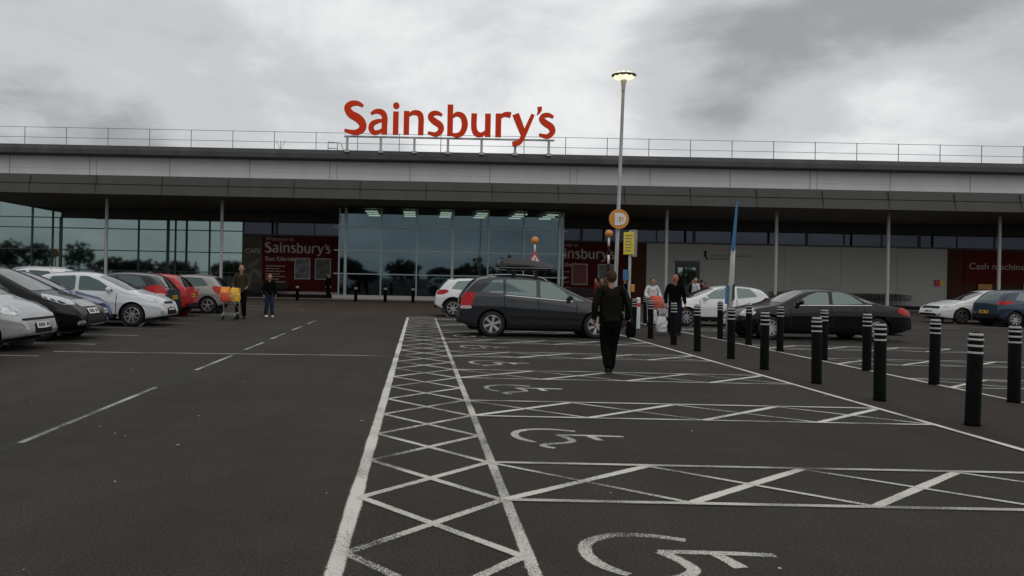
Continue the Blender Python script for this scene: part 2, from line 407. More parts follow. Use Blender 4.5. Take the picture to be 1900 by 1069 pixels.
struct(mk.build('bay_hatching', M['line_solid'])); struct(mk2.build('bay_hatching', M['line'])); struct(mk3.build('bay_lines', M['line']))
mk = MB(); mk.strip((XW0,-4),(XW0,29.4),.085,.022); mk.strip((XW1,-4),(XW1,29.4),.085,.022); struct(mk.build('walkway_lines', M['line_solid']))
# wheelchair marks
def ribbon(mb, pts, z):
    pts = catmull(pts, 6); Lv, Rv = [], []; z *= .45
    for i, (x, y, wd) in enumerate(pts):
        a, b = pts[max(0,i-1)], pts[min(len(pts)-1,i+1)]
        d = Vector((b[0]-a[0], b[1]-a[1])); d = d.normalized() if d.length > 0 else Vector((1,0)); n = Vector((-d.y, d.x))*wd*.57
        Lv.append(mb.bm.verts.new((x+n.x, y+n.y, z))); Rv.append(mb.bm.verts.new((x-n.x, y-n.y, z)))
    uvl = mb.bm.loops.layers.uv.get('across') or mb.bm.loops.layers.uv.new('across')
    for i in range(len(pts)-1):
        f = mb.face([Lv[i], Rv[i], Rv[i+1], Lv[i+1]])
        if f:
            for l, v in zip(f.loops, (0, 2, 2, 0)): l[uvl].uv = (0, v)
for k in range(-2, 5):
    mb = MB(); oy = 3*PITCH*k
    ribbon(mb, [(1.58,7.86+oy,.07),(1.40,7.93+oy,.08),(1.18,7.93+oy,.09),(1.0,7.80+oy,.09),(.95,7.60+oy,.09),(1.0,7.42+oy,.09),(1.10,7.30+oy,.07)], .006)
    ribbon(mb, [(1.36,7.66+oy,.075),(1.7,7.655+oy,.075),(2.0,7.635+oy,.07)], .0065)
    ribbon(mb, [(1.37,7.66+oy,.09),(1.44,7.52+oy,.09),(1.46,7.38+oy,.085),(1.36,7.28+oy,.08),(1.2,7.22+oy,.085),(1.15,7.14+oy,.085),(1.24,7.05+oy,.06)], .007)
    ribbon(mb, [(1.66,7.655+oy,.09),(1.70,7.55+oy,.09),(1.73,7.43+oy,.10)], .0075)
    struct(mb.build('wheelchair_marking', M['line']))
# lane dashes, seam and bay lines on the left
mk = MB()
for (a, b) in ((6.83,10.3),(12.2,14.5),(15.6,17.4),(18.4,20.2),(21.4,23.2),(24.4,26.2)): mk.strip((-3.42,a),(-3.40,b),.075,.008)
struct(mk.build('lane_dashes', M['line_worn']))
mk = MB(); mk.strip((-3.46,2),(-3.44,29.4),.07,.003)
struct(mk.build('tarmac_seam', M['seam']))
mk = MB(); mk.strip((-6.7,14.55),(XA0-.06,15.0),.11,.010)
struct(mk.build('worn_line', M['line_faint']))
mk = MB()
for k in range(-1, 8): mk.strip((-11.6, 13.75+2.43*k), (-6.6, 13.75+2.43*k), .085, .006)
mk.strip((-11.6, 11), (-11.6, 31), .085, .010)
struct(mk.build('bay_lines', M['line_worn']))
mk = MB()
for (a, b) in (((-9.6,37.2),(-7.4,37.2)),((-7.6,33.6),(-4.9,33.9)),((-10.5,40),(-6,40.1)),((18,30.6),(26,30.6)),((13.2,29),(13.2,22)),((9,29.2),(20,29.2))): mk.strip(a, b, .10, .018)
struct(mk.build('forecourt_lines', M['line_worn']))
mb = MB()
for i in range(90):
    x, y = rnd.uniform(-6, 6), rnd.uniform(3, 20); s = rnd.uniform(.006, .016); t = rnd.uniform(0, 3)
    mb.sheet([(x+s*math.cos(t+q)*rnd.uniform(.6,1.6), y+s*math.sin(t+q)) for q in (0,1.4,3,4.4)], .0235)
lt = mb.build('litter', M['pale']); lt['kind'] = 'stuff'

# ------------------------------------------------------------------ wood behind the car park (seen in the shop glass)
mb = MB(); r2 = random.Random(3)
x = -120
while x < 110:
    h = r2.uniform(3.6, 7.6)*(.66 if -28 < x < 60 else 1); y = r2.uniform(-50, -34); wd = r2.uniform(2.5, 5)
    mb.mi = 1; mb.rod((x,y,0), (x+.2,y,h*.6), .2, .08, n=5); mb.mi = 0
    for i in range(210):
        a, b = r2.uniform(0, 2*math.pi), r2.uniform(-.75, 1); q = r2.random()**.4
        c = Vector((x+wd*q*math.cos(a)*math.sqrt(1-b*b), y+wd*q*math.sin(a)*math.sqrt(1-b*b), h*.58+b*q*h*.44))
        s = r2.uniform(.35, .8); u = Vector((r2.gauss(0,1), r2.gauss(0,1), r2.gauss(0,1))).normalized(); v = u.orthogonal().normalized()
        mb.face([mb.bm.verts.new(c+u*s), mb.bm.verts.new(c+v*s*.7), mb.bm.verts.new(c-u*s), mb.bm.verts.new(c-v*s*.8)])
    x += r2.uniform(2.2, 8)
o = mb.build('woodland', [M['leaf'], M['bark']], fix=False); o['kind'] = 'stuff'

# ------------------------------------------------------------------ glyphs of the big name
GL = [
 [[(218,92,16),(188,77,25),(152,80,31),(132,103,36),(150,136,42),(192,160,46),(218,192,42),(210,224,36),(172,238,28),(118,226,16)]],
 [[(262,134,14),(290,119,24),(322,124,31),(338,150,32),(338,196,31),(338,246,31)],[(338,170,12),(305,172,22),(272,188,28),(265,216,31),(282,236,27),(312,230,20),(338,208,10)]],
 [[(400,118,31),(400,180,31),(400,246,31)],'dot'],
 [[(459,114,31),(459,180,31),(459,245,31)],[(459,146,10),(495,123,24),(528,128,31),(539,156,32),(539,200,31),(539,245,31)]],
 [[(655,134,14),(628,122,23),(600,127,28),(591,146,30),(612,167,35),(643,188,35),(650,216,31),(624,240,26),(578,230,14)]],
 [[(700,74,31),(700,160,31),(700,247,31)],[(700,154,8),(735,126,24),(768,138,31),(781,182,34),(768,226,31),(737,242,24),(700,234,12)]],
 [[(832,120,31),(832,198,31),(846,230,31),(874,236,24),(908,208,10)],[(908,120,31),(908,180,31),(908,248,31)]],
 [[(966,118,31),(966,180,31),(966,248,31)],[(966,154,8),(990,127,22),(1012,122,28),(1034,126,31)]],
 [[(1060,119,36),(1084,178,35),(1106,232,30)],[(1156,119,20),(1132,176,23),(1106,236,25),(1082,276,27),(1045,283,24)]],
 [[(1191,76,24),(1192,98,21),(1180,121,6)]],
]
GL.append([[(p[0]+614, p[1]-1, p[2]) for p in GL[4][0]]])
def letters(parent, x, y, z, k, depth, mat, side):         # x,z of the left baseline, k metres per unit
    for g in GL:
        mb = MB(); lay = 0
        for st in g:
            yf = y - lay*.004; lay += 1
            def P(px, py, yy): return Vector((x+(px-115)*k, yy, z+(250-py)*k))
            if st == 'dot':
                poly = [(401+18*math.cos(t), 86+18*math.sin(t)) for t in [2*math.pi*i/16 for i in range(16)]]
                mb.mi = 0; mb.prism(poly, lambda a, b: P(a, b, yf), lambda a, b: P(a, b, y+depth)); continue
            pts = catmull(st, 6) if len(st) > 3 or st[0][2] != st[-1][2] else st
            A, B, C, D = [], [], [], []
            for i, (px, py, wd) in enumerate(pts):
                a, b = pts[max(0,i-1)], pts[min(len(pts)-1,i+1)]
                d = Vector((b[0]-a[0], b[1]-a[1])).normalized(); n = Vector((-d.y, d.x))*wd/2
                A.append(mb.bm.verts.new(P(px+n.x, py+n.y, yf))); B.append(mb.bm.verts.new(P(px-n.x, py-n.y, yf)))
                C.append(mb.bm.verts.new(P(px+n.x, py+n.y, y+depth+lay*.003))); D.append(mb.bm.verts.new(P(px-n.x, py-n.y, y+depth+lay*.003)))
            for i in range(len(pts)-1):
                mb.mi = 0; mb.face([A[i],B[i],B[i+1],A[i+1]])
                mb.mi = 1; mb.face([C[i],C[i+1],D[i+1],D[i]]); mb.face([A[i],A[i+1],C[i+1],C[i]]); mb.face([B[i],D[i],D[i+1],B[i+1]])
            mb.mi = 1; mb.face([A[0],C[0],D[0],B[0]]); mb.face([A[-1],B[-1],D[-1],C[-1]])
        mb.build('letter', [mat, side], parent)

# ------------------------------------------------------------------ the supermarket
YW, YB, YF = 57.9, 52.0, 46.5
ZS = 6.06
BX0, BX1 = -60.0, 75.0
shop = thing('supermarket', 'long low supermarket with white band, grey canopy and glass entrance', 'building', (0, YW, 0))
shop.location = (0,0,0)
def part(mb, name, mat, parent=shop, smooth=False): return mb.build(name, mat, parent, smooth)
def boxes(name, mat, lst, parent=None):
    for b in lst: MB().box(*b).build(name, mat, parent or shop)
XL = -28.4                                                    # the canopy's left end
mb = MB(); mb.box(XL, BX1, YF+.05, YW-.15, ZS, ZS+.12); part(mb, 'canopy_soffit', M['soffit'])
mb = MB()
mb.prism([(YF,ZS-.02),(YF+.25,ZS-.02),(YF+.9,7.19),(YF+.32,7.19),(YF+.18,6.66)], lambda a, b: Vector((XL,a,b)), lambda a, b: Vector((BX1,a,b)))
part(mb, 'canopy_fascia', M['fascia'])
mb = MB(); mb.prism([(YF+.16,6.63),(YF+.155,6.66),(YF+.19,6.66),(YF+.2,6.63)], lambda a, b: Vector((XL,a-.012,b)), lambda a, b: Vector((BX1,a-.012,b)))
part(mb, 'fascia_seam', M['seam'])
for i in range(27):
    x = XL+1.4+3.9*i; mb = MB()
    mb.prism([(YF-.006,ZS),(YF+.1,ZS),(YF+.3,7.1),(YF+.23,7.1)], lambda a, b: Vector((x,a,b)), lambda a, b: Vector((x+.02,a,b)))
    part(mb, 'fascia_joint', M['seam'])
mb = MB(); mb.box(XL, BX1, 48.0, 50.0, 7.19, 8.62); part(mb, 'white_cladding', M['clad'])
for i in range(28):
    x = -25.0 + 4.86*i
    boxes('cladding_joint', M['joint'], [(x-.014, x+.014, 47.985, 48.02, 7.2, 8.6)] + ([(x+.42, x+.44, 47.985, 48.02, 7.2, 8.6)] if i % 3 == 1 else []))
boxes('cladding_seam', M['seam2'], [(XL, BX1, 47.9925, 48.02, 7.70, 7.71), (XL, BX1, 47.9925, 48.02, 8.16, 8.17)])
mb = MB(); mb.prism([(47.0,8.48),(47.05,8.75),(47.25,9.02),(57,9.5),(57,8.9),(48.2,8.44)], lambda a, b: Vector((XL-.3,a,b)), lambda a, b: Vector((BX1,a,b)))
part(mb, 'roof', M['roofedge'])
boxes('rear_wall', M['fascia'], [(BX0, BX1, 78, 79, 0, 8.9)]); boxes('rear_roof', M['fascia'], [(BX0, XL-.4, 58.6, 78, 7.4, 8.9), (XL-.3, BX1, 57.0, 78, 8.9, 9.3)])
# rows above and inside the front wall
mb = MB(); mb.box(-26.3, BX1, YW-.06, YW+.15, 5.37, ZS-.002); part(mb, 'header_panel', M['header'])
mb = MB(); mb.box(BX0, -26.3, YW-.05, YW+.15, 7.2, 9.4); part(mb, 'left_wall_panel', M['clad'])
# cafe glazing on the left
cols = [-30.9, -28.4, -26.9, -26.3, -23.0, -20.6, -18.45, -17.9, -15.4, -12.95]
zrow = [.1, 1.58, 3.03, 4.62, 5.37]
cg = MB(); cg.box(BX0, -26.3, YW, YW+.03, .1, 7.2); cg.box(-26.3, -12.95, YW, YW+.03, .1, 5.37)
win = part(cg, 'cafe_window', M['cafe_glass'])
fr = MB()
for x in cols:
    t = .055 if x not in (-18.45, -26.3) else .10
    fr.box(x-t, x+t, YW-.075, YW-.002, .1, 5.37 if x > -26.4 else 7.2)
for z in zrow[1:] + [.06]: fr.box(BX0, -12.9, YW-.06, YW-.004, z-.035, z+.035)
fr.build('window_frame', M['frame_dark'], win)
# clerestory strip
cg = MB(); cg.box(-12.9, -5.2, YW, YW+.03, 4.46, 5.37); cg.box(9.4, BX1, YW, YW+.03, 4.46, 5.37)
cl = part(cg, 'clerestory_window', M['cler_glass'])
fr = MB()
for x0, x1 in ((-12.9,-5.2),(9.4,BX1)):
    i = 0; x = x0 + 2.4
    while x < x1:
        t = .10 if i % 3 == 0 else .035
        fr.box(x-t, x+t, YW-.05, YW-.002, 4.46, 5.37); x += 2.75; i += 1
    fr.box(x0, x1, YW-.05, YW-.002, 4.34, 4.46)
fr.build('window_frame', M['frame_dark'], cl)
# lower walls
mb = MB(); mb.box(-12.9, -5.35, YW, YW+.2, 0, 4.34); part(mb, 'dark_wall_panel', M['darkwall'])
mb = MB(); mb.box(9.4, 15.2, YW, YW+.2, 0, 4.34); part(mb, 'dark_wall_panel', M['darkwall'])
mb = MB(); mb.box(15.2, 16.6, YW-.03, YW+.2, 0, 4.34); part(mb, 'brown_wall_panel', M['brownwall'])
boxes('white_wall_panel', M['whitewall'], [(16.6, 18.7, YW-.05, YW+.2, .12, 4.34), (20.5, 38.6, YW-.05, YW+.2, .12, 4.34), (18.7, 20.5, YW-.048, YW+.2, 3.1, 4.34)])
boxes('wall_joint', M['joint'], [(x-.01, x+.01, YW-.056, YW, .12, 4.34) for x in (22.6, 26.7, 30.8, 34.9)])
mb = MB(); mb.box(16.6, 38.6, YW-.03, YW+.2, 0, .12); part(mb, 'wall_plinth', M['darkwall'])
mb = MB(); mb.box(38.6, BX1, YW-.03, YW+.2, 0, 4.34); part(mb, 'brown_wall_panel', M['brownwall'])
# small side door
mb = MB(); mb.box(18.72, 18.9, YW-.1, YW+.1, 0, 3.08); mb.box(20.3, 20.48, YW-.1, YW+.1, 0, 3.08); mb.box(18.9, 20.3, YW-.1, YW+.1, 2.62, 3.08)
dr = part(mb, 'side_door', M['blackgloss'])
mb = MB(); mb.box(18.9, 20.3, YW+.06, YW+.09, 0, 2.62); mb.build('door_glass', M['cafe_glass'], dr)
mb = MB(); mb.box(18.6, 20.6, YW-.14, YW-.055, 3.09, 3.15); mb.build('door_canopy', M['steel'], dr)
# columns
for x in (-19.6, -12.4, 15.4, 22.25, 29.25, 36.2, 43.0):
    mb = MB(); mb.lathe([(.10,.02),(.10,ZS)], 14, o=(x,49.4,0)); mb.lathe([(.2,.02),(.2,.05)], 14, o=(x,49.4,0)); c = part(mb, 'column', M['offwhite'], smooth=False)
# glass entrance box
EX0, EX1 = -5.35, 9.45
mb = MB(); mb.box(EX0, EX1, YB, YB+.03, .27, ZS-.02)
g = part(mb, 'entrance_glazing', M['box_glass'])
boxes('entrance_glazing', M['box_glass'], [(EX0, EX0+.03, YB+.03, YW-.1, .27, ZS-.02), (EX1-.03, EX1, YB+.03, YW-.1, .27, ZS-.02)])
fr = MB()
for i in range(7):
    x = -4.88 + 2.34*i; t = .09 if i in (0, 3, 6) else .04
    fr.box(x-t, x+t, YB-.11, YB-.002, .27, ZS-.02)
for x in (EX0+.05, EX1-.05): fr.box(x-.05, x+.05, YB-.06, YB-.002, .27, ZS-.02)
for z in (1.66, 3.2, 4.72): fr.box(EX0-.3, EX1+.2, YB-.09, YB-.004, z-.035, z+.035)
for x in (EX0-.03, EX1+.03):
    for y in (YB+2, YB+4): fr.box(x-.03, x+.03, y-.04, y+.04, .27, ZS-.02)
    for z in (1.66, 3.2, 4.72): fr.box(x-.028, x+.028, YB, YW-.1, z-.03, z+.03)
fr.build('window_frame', M['frame_silver'], g)
mb = MB(); mb.box(EX0-.35, EX1+.3, YB-.25, YB+.2, .02, .268); part(mb, 'plinth', M['pale'])
mb = MB(); mb.box(EX0-.1, EX1+.1, YB-.5, YB-.13, ZS-.07, ZS-.005); part(mb, 'header_beam', M['roofedge'])
# sales floor seen through the glass
boxes('shop_floor', M['interior_floor'], [(EX0, EX1, YB+.3, 77.9, .03, .1), (-58, -12, YW+.3, 77.9, .03, .1)])
boxes('interior_partition', M['interior'], [(BX0, BX1, YW+.3, 77.9, 6.3, 6.4), (-13, -12.8, YW+.3, 77.9, .1, 6.2), (9.6, 9.8, YW+.3, 77.9, .1, 6.2), (-12.8, 9.6, 70, 70.1, .1, 6.25)])
for xc in (-3.3, -.75, 1.75, 4.2, 6.75, 8.9):
    for k, y in enumerate((YB+.9, YB+2.6, YB+4.4)): boxes('ceiling_light', M['striplight'], [(xc-.40, xc+.40, y, y+.42, 5.84, 5.9)])
for xc in (-3.3, -.75, 1.75, 4.2, 6.75): boxes('ceiling_light', M['strip_dim'], [(xc-.35, xc+.35, y, y+.2, 6.2, 6.25) for y in (60, 62.5, 65)])
# display stands inside
goods = [pbr('goods_a', (.42,.4,.36), .6), pbr('goods_b', (.35,.03,.03), .5), pbr('goods_c', (.12,.2,.08), .6), pbr('goods_d', (.4,.28,.08), .6), pbr('goods_e', (.1,.12,.2), .6)]
dl = ['display stand of flowers inside the entrance beside the white car', 'low shelf of red and white goods inside the entrance glass', 'shelf stand of mixed goods behind the middle entrance panes', 'dark gondola of goods behind the left entrance panes']
for i, (xc, wd, h, y) in enumerate(((3.5, 2.6, 1.7, 53.6), (1.0, 2.0, .9, 53.4), (6.8, 2.4, 1.5, 54.5), (-2.6, 2.6, 1.3, 56))):
    t = thing('display_stand', dl[i], 'display stand', (xc, y, .1), 0, 'display stands inside the entrance')
    mb = MB(); mb.box(-wd/2, wd/2, .1, .7, 0, .08)
    for z in (.5, .95, 1.4):
        if z < h: mb.box(-wd/2, wd/2, .2, .7, z, z+.03)
    mb.box(-wd/2, wd/2, .7, .74, 0, h); mb.build('shelf_unit', M['interior'], t)
    mb = MB(); r3 = random.Random(i)
    for z in (.09, .54, .99, 1.44):
        if z > h: continue
        x = -wd/2
        while x < wd/2-.15:
            w_ = r3.uniform(.12,.3); mb.mi = r3.choice([0,0,1,2,3,4]) if i != 1 else r3.choice([0,1,1])
            mb.box(x, x+w_-.02, .25, .55, z, z+r3.uniform(.18,.36)); x += w_
    pg = mb.build('goods', goods, t); pg['kind'] = 'stuff'

# roof railing
t = thing('roof_railing', 'thin grey safety railing running along the whole flat roof edge', 'railing', (0, 50.2, 9.15))
posts = [-779.0+38+i*77.0 for i in range(28)]
for i in range(-1, 26):
    x = (41-778+77.2*i)*50.2/1467
    mb = MB(); mb.rod((x,0,-.05),(x,0,1.45),.024,n=6); mb.rod((x,0,.0),(x,.9,-.02),.02,n=5); mb.build('railing_post', M['rail'], t)
for z in (1.42, .78):
    mb = MB(); mb.rod((-28.5,0,z),(46,0,z),.015,n=6); mb.build('rail', M['rail'], t)
mb = MB()
for a, b in (((-7.6,.2,.05),(-7.6,.2,.9)),((-7.0,.2,.05),(-7.0,.2,.9)),((-7.6,.2,.9),(-6.8,.2,.85)),((-6.8,.2,.85),(-6.5,.2,.1)),((-7.6,.2,.5),(-7.0,.2,.5))): mb.rod(a, b, .025, n=5)
lad = mb.build('roof_ladder', M['rail']); lad.location = (1.6, 50.4, 9.15); tag(lad, 'small access ladder hoop on the roof left of the big red letters', 'ladder')
mb = MB(); mb.rod((0,0,0),(0,0,.85),.02,n=5)
for a in (-.5,.5): mb.rod((0,0,.3),(a*.6,0,.9),.015,n=5)
an = mb.build('aerial', M['rail']); an.location = (-9.0, 50.4, 9.15); tag(an, 'small forked aerial on the roof behind the railing', 'aerial')

# the big sign
KX = 46.9/1467/2.969
sg = thing('shop_sign', 'huge red free-standing letters reading Sainsbury\'s on the roof edge', 'sign', (0, 46.9, 9.0))
sx = (638.5-778-6)*46.9/1467; sz = 1.5 + (515-254.5+140*.0201-.4)*46.9/1467 - 9.0
letters(sg, sx, 0, sz, KX, .16, M['redbright'], M['redside'])
mb = MB(); mb.box(sx, sx+1165*KX, .2, .3, sz-.13, sz-.03); mb.build('sign_rail', M['offwhite'], sg)
for i in range(7):
    x = sx + (18+186*i)*KX
    mb = MB(); mb.box(x-.07, x+.07, .19, .31, 0.0, sz-.13); mb.box(x-.14, x+.14, .1, .4, -.12, 0.03); mb.build('sign_post', M['offwhite'], sg)

# wall signs
def welcome(name, x0, x1, xs, label):
    t = thing(name, label, 'sign', ((x0+x1)/2, YW-.06, 0)); cx = (x0+x1)/2
    mb = MB(); mb.box(x0-cx, x1-cx, -.06, .055, .3, 4.28); mb.build('panel', M['red'], t)
    mb = MB(); mb.box(x0-cx, x1-cx, -.075, -.062, .1, .3); mb.build('skirting', M['pale'], t)
    letters(t, xs-cx, -.075, 3.10, 4.8/1165, .012, M['cream'], M['cream'])
    text('lettering', 'Welcome to', .40, xs-cx+.05, -.07, 3.98, M['cream'], t, .004)
    text('lettering', 'East Kilbride', .42, xs-cx+.05, -.07, 2.52, M['cream'], t, .004, bold=.004)
    mb = MB(); r3 = random.Random(5)
    for k in range(7):
        z = 2.1-.19*k; x = xs-cx+.1
        while x < xs-cx+(1.5 if k % 2 == 0 else 1.0):
            w_ = r3.uniform(.08,.28); mb.box(x, x+w_, -.072, -.061, z, z+.06); x += w_+.06
    mb.build('small_print', M['pale'], t); return t
welcome('welcome_sign', -11.5, -5.55, -11.33, 'dark red welcome sign beside the cafe, reading Sainsbury\'s East Kilbride')
welcome('welcome_sign', 8.0, 15.0, 9.45, 'dark red welcome sign half hidden behind the entrance glass and lamp post')
t = thing('cafe_sign', 'dark olive cafe sign panel with pale leaf shapes', 'sign', (-12.1, YW-.05, 0))
mb = MB(); mb.box(-.78, .58, -.05, .045, .3, 4.28); mb.build('panel', M['olive'], t)
text('lettering', 'CAFE', .46, -.68, -.06, 3.05, M['pale'], t, .004, bold=.006, width=1.1)
mb = MB()
for (a, b, r_, ang) in ((.0,2.3,.55,.6),(.3,1.6,.6,2.5),(-.3,1.3,.5,1.2)):
    poly = [(a+r_*math.cos(q)*math.cos(ang)-r_*.3*math.sin(q)*math.sin(ang), b+r_*math.cos(q)*math.sin(ang)+r_*.3*math.sin(q)*math.cos(ang)) for q in [2*math.pi*i/14 for i in range(14)]]
    poly = [(max(-.75,min(.55,p)),q) for p, q in poly]
    dz = .004*r_; mb.prism(poly, lambda p, q: Vector((p,-.056-dz,q)), lambda p, q: Vector((p,-.051,q)))
mb.build('leaf_picture', M['leafpale'], t)
post_m = [pbr('poster_a', (.16,.16,.18), .5, noise=.8, nscale=2.2), pbr('poster_b', (.10,.10,.085), .5, noise=.7, nscale=2.6), pbr('poster_c', (.22,.03,.03), .5, noise=.2), pbr('poster_d', (.16,.16,.14), .5, noise=.5, nscale=2)]
for i, (x, lab) in enumerate(((-8.55,'framed grey poster on the red cafe-side sign, the left of two'),(-7.05,'framed dark poster next to the entrance glass on the red sign'),(11.7,'framed red poster right of the glass entrance'),(13.6,'framed pale poster beside the brown wall panel'))):
    t = thing('poster_case', lab, 'poster', (x, YW-.13, 1.2), 0, 'framed posters on the red walls')
    mb = MB(); w_, h = .58, 1.55
    for bx in ((-w_,-w_+.07,0,h),(w_-.07,w_,0,h),(-w_+.07,w_-.07,0,.07),(-w_+.07,w_-.07,h-.07,h)): mb.box(bx[0],bx[1],-.05,.005,bx[2],bx[3])
    mb.build('poster_frame', M['offwhite'], t)
    mb = MB(); mb.box(-w_+.07, w_-.07, -.02, 0, .07, h-.07); mb.build('poster_sheet', post_m[i], t)
t = thing('cash_machine_sign', 'dark red wall panel with the words Cash machines', 'sign', (44, YW-.05, 0))
mb = MB(); mb.box(-4.2, 6, -.05, .015, 1.9, 4.2); mb.build('panel', M['red'], t)
text('lettering', 'Cash machines', .66, -3.85, -.06, 2.92, M['cream'], t, .004, width=4.35)
for i, x in enumerate((41.3, 44.6)):
    t = thing('cash_machine', ['dark wall cash machine with orange header beside the last column', 'dark cash machine with orange header at the right edge'][i], 'cash machine', (x, YW-.05, 0), 0, 'cash machines under the red panel')
    mb = MB(); mb.box(-.55,.55,-.12,.01,.4,1.88); bevel(mb.build('housing', M['blackgloss'], t), .02)
    mb = MB(); mb.box(-.5,.5,-.16,-.121,1.45,1.84); mb.build('header', M['orange'], t)
    mb = MB(); mb.box(-.25,.25,-.14,-.121,1.0,1.3); mb.build('screen', M['carglass'], t)
    mb = MB(); mb.box(-.2,.2,-.22,-.121,.78,.86); mb.build('keypad', M['steel'], t)
t = thing('call_box', 'small red and yellow box fixed on the white wall', 'wall box', (38.0, YW-.06, 1.6))
mb = MB(); mb.box(-.3,.02,-.14,.005,0,.5); bevel(mb.build('housing', M['signred'], t), .02)
mb = MB(); mb.box(.04,.36,-.04,.005,.05,.42); mb.build('notice', M['yellow'], t)
t = thing('wall_lettering', 'faint grey lettering with a small dark emblem high on the white wall', 'sign', (20.9, YW-.06, 3.35))
mb = MB(); mb.box(-.12,.08,-.02,.006,.1,.3); mb.rod((0,-.012,.1),(.16,-.012,-.12),.05); mb.ball((-.02,0,.42),.11,sc=(1,.2,1)); mb.build('emblem', M['black'], t)
mb = MB(); r3 = random.Random(9)
for z, x0, x1 in ((.12,.4,1.9),(-.12,.4,1.7),(.12,2.3,3.4)):
    x = x0
    while x < x1: w_ = r3.uniform(.05,.12); mb.box(x, x+w_, -.01, .006, z, z+r3.uniform(.08,.2)); x += w_+.06
mb.build('lettering', M['joint'], t)

# ------------------------------------------------------------------ cars
def make_car(name, label, sp, paintm, loc, rz, sub='car'):
    t = thing(name, label, sub, loc, rz)
    Lc, Wc = sp['L'], sp['W']
    top = chaikin(sp['top'], 3); belt = chaikin(sp['belt'], 2); bot = chaikin(sp.get('bot', [(0,.36),(.35,.24),(.9,.19),(Lc-.9,.19),(Lc-.4,.21),(Lc,.30)]), 2)
    wr = sp['wheel']; (xr, xf, rr) = wr; Ra = rr+.055
    rl, rf = sp.get('er', .55), sp.get('ef', .75)
    mr_, mf = sp.get('pr', .80), sp.get('pf', .70)
    def plan(x):
        p = 1
        if x < rl: p = mr_+(1-mr_)*(1-(1-x/rl)**2.6)
        if x > Lc-rf: p = mf+(1-mf)*(1-(1-(Lc-x)/rf)**2.4)
        return p*Wc/2
    lean = sp.get('lean', .30)
    def section(x):
        b, tt = lerp_at(bot, x), lerp_at(top, x); P = plan(x)
        b = min(b, tt-.1)
        zb = max(b+.05, min(lerp_at(belt, x), tt-.035)); h = tt-zb
        s = [(0,b),(.5*P,b),(.80*P,b),(.94*P,b+.012),(.972*P,b+.05)]
        n = 13
        for k in range(1, n+1):
            q = k/n; z = b+.05+(zb-b-.05)*q
            y = P*(.972+.03*math.sin(math.pi*min(1,q*1.05))**.8) - P*.028*max(0,(q-.7)/.3)**2 + (.008 if .60 < q < .72 else 0)
            s.append((y, z))
        g0 = P*.935; g1 = g0-lean*h; r_ = min(.14, h*.62); hh = h-r_
        for k in range(1, 7):
            q = k/6; s.append((g0+(g1-g0)*q*hh/h - 0, zb+hh*q))
        cr_ = .03+.02*min(1,h/.4)
        ye, ze = s[-1]
        for k in range(1, 5):
            a = k/4*math.pi/2*.92
            s.append((ye-.02*math.sin(a)-(r_*1.0)*(1-math.cos(a)), ze+(r_-cr_)*math.sin(a)))
        y5, z5 = s[-1]
        for k in range(1, 5):
            q = k/4; y = y5*(1-q); s.append((y, z5+(tt-z5)*(1-(1-q)**2)))
        return s
    xs = sorted(set([round(x,4) for x in [Lc*i/84 for i in range(85)] + [.008,.02,.035,.07,.11,.16] + [Lc-q for q in (.008,.02,.035,.07,.11,.16)] + [xr-Ra,xr+Ra,xf-Ra,xf+Ra]]))
    bm = bmesh.new(); grid = []
    for x in xs:
        s = section(x); row = []
        full = [(y, z) for y, z in s] + [(-y, z) for y, z in s[-2:0:-1]]
        row = [bm.verts.new((x, y, z)) for y, z in full]; grid.append(row)
    m = len(grid[0])
    for a, b in zip(grid, grid[1:]):
        for i in range(m): bm.faces.new([a[i], a[(i+1)%m], b[(i+1)%m], b[i]])
    bm.faces.new(grid[0][::-1]); bm.faces.new(grid[-1])
    bmesh.ops.recalc_face_normals(bm, faces=bm.faces)
    bvh = BVHTree.FromBMesh(bm)
    # wheel openings
    zc = rr
    def dist(v):
        d = 9
        if abs(v.co.y) > .52*Wc/2:
            for ax in (xr, xf): d = min(d, math.hypot(v.co.x-ax, v.co.z-zc))
        return d
    kill = [f for f in bm.faces if len(f.verts) == 4 and all(dist(v) < Ra for v in f.verts)]
    bmesh.ops.delete(bm, geom=kill, context='FACES')
    for v in bm.verts:
        if dist(v) < Ra and v.link_faces:
            ax = xr if abs(v.co.x-xr) < abs(v.co.x-xf) else xf
            d = Vector((v.co.x-ax, 0, v.co.z-zc)); d = d.normalized()*Ra if d.length > .001 else Vector((0,0,Ra))
            v.co.x = ax+d.x; v.co.z = zc+d.z
    bmesh.ops.delete(bm, geom=[v for v in bm.verts if not v.link_faces], context='VERTS')
    me = bpy.data.meshes.new('body'); bm.to_mesh(me); bm.free()
    body = link('body', me, paintm, t, True)
    for ax in (xr, xf):
        for sgn in (1, -1):
            mb = MB()
            y0, y1 = sgn*.45*Wc/2, sgn*(plan(ax)*.955)
            A, B = [], []
            for i in range(21):
                a = -.35+ (math.pi+.7)*i/20
                A.append(mb.bm.verts.new((ax+(Ra+.004)*math.cos(a), y0, max(.1,zc+(Ra+.004)*math.sin(a))))); B.append(mb.bm.verts.new((ax+(Ra+.004)*math.cos(a), y1, max(.1,zc+(Ra+.004)*math.sin(a)))))
            for i in range(20): mb.face([A[i],A[i+1],B[i+1],B[i]])
            mb.face(A)
            mb.build('wheel_arch_liner', M['liner'], t)
    mb = MB(); mb.box(.3, Lc-.3, -.42*Wc, .42*Wc, .17, .20); mb.build('underside', M['liner'], t)
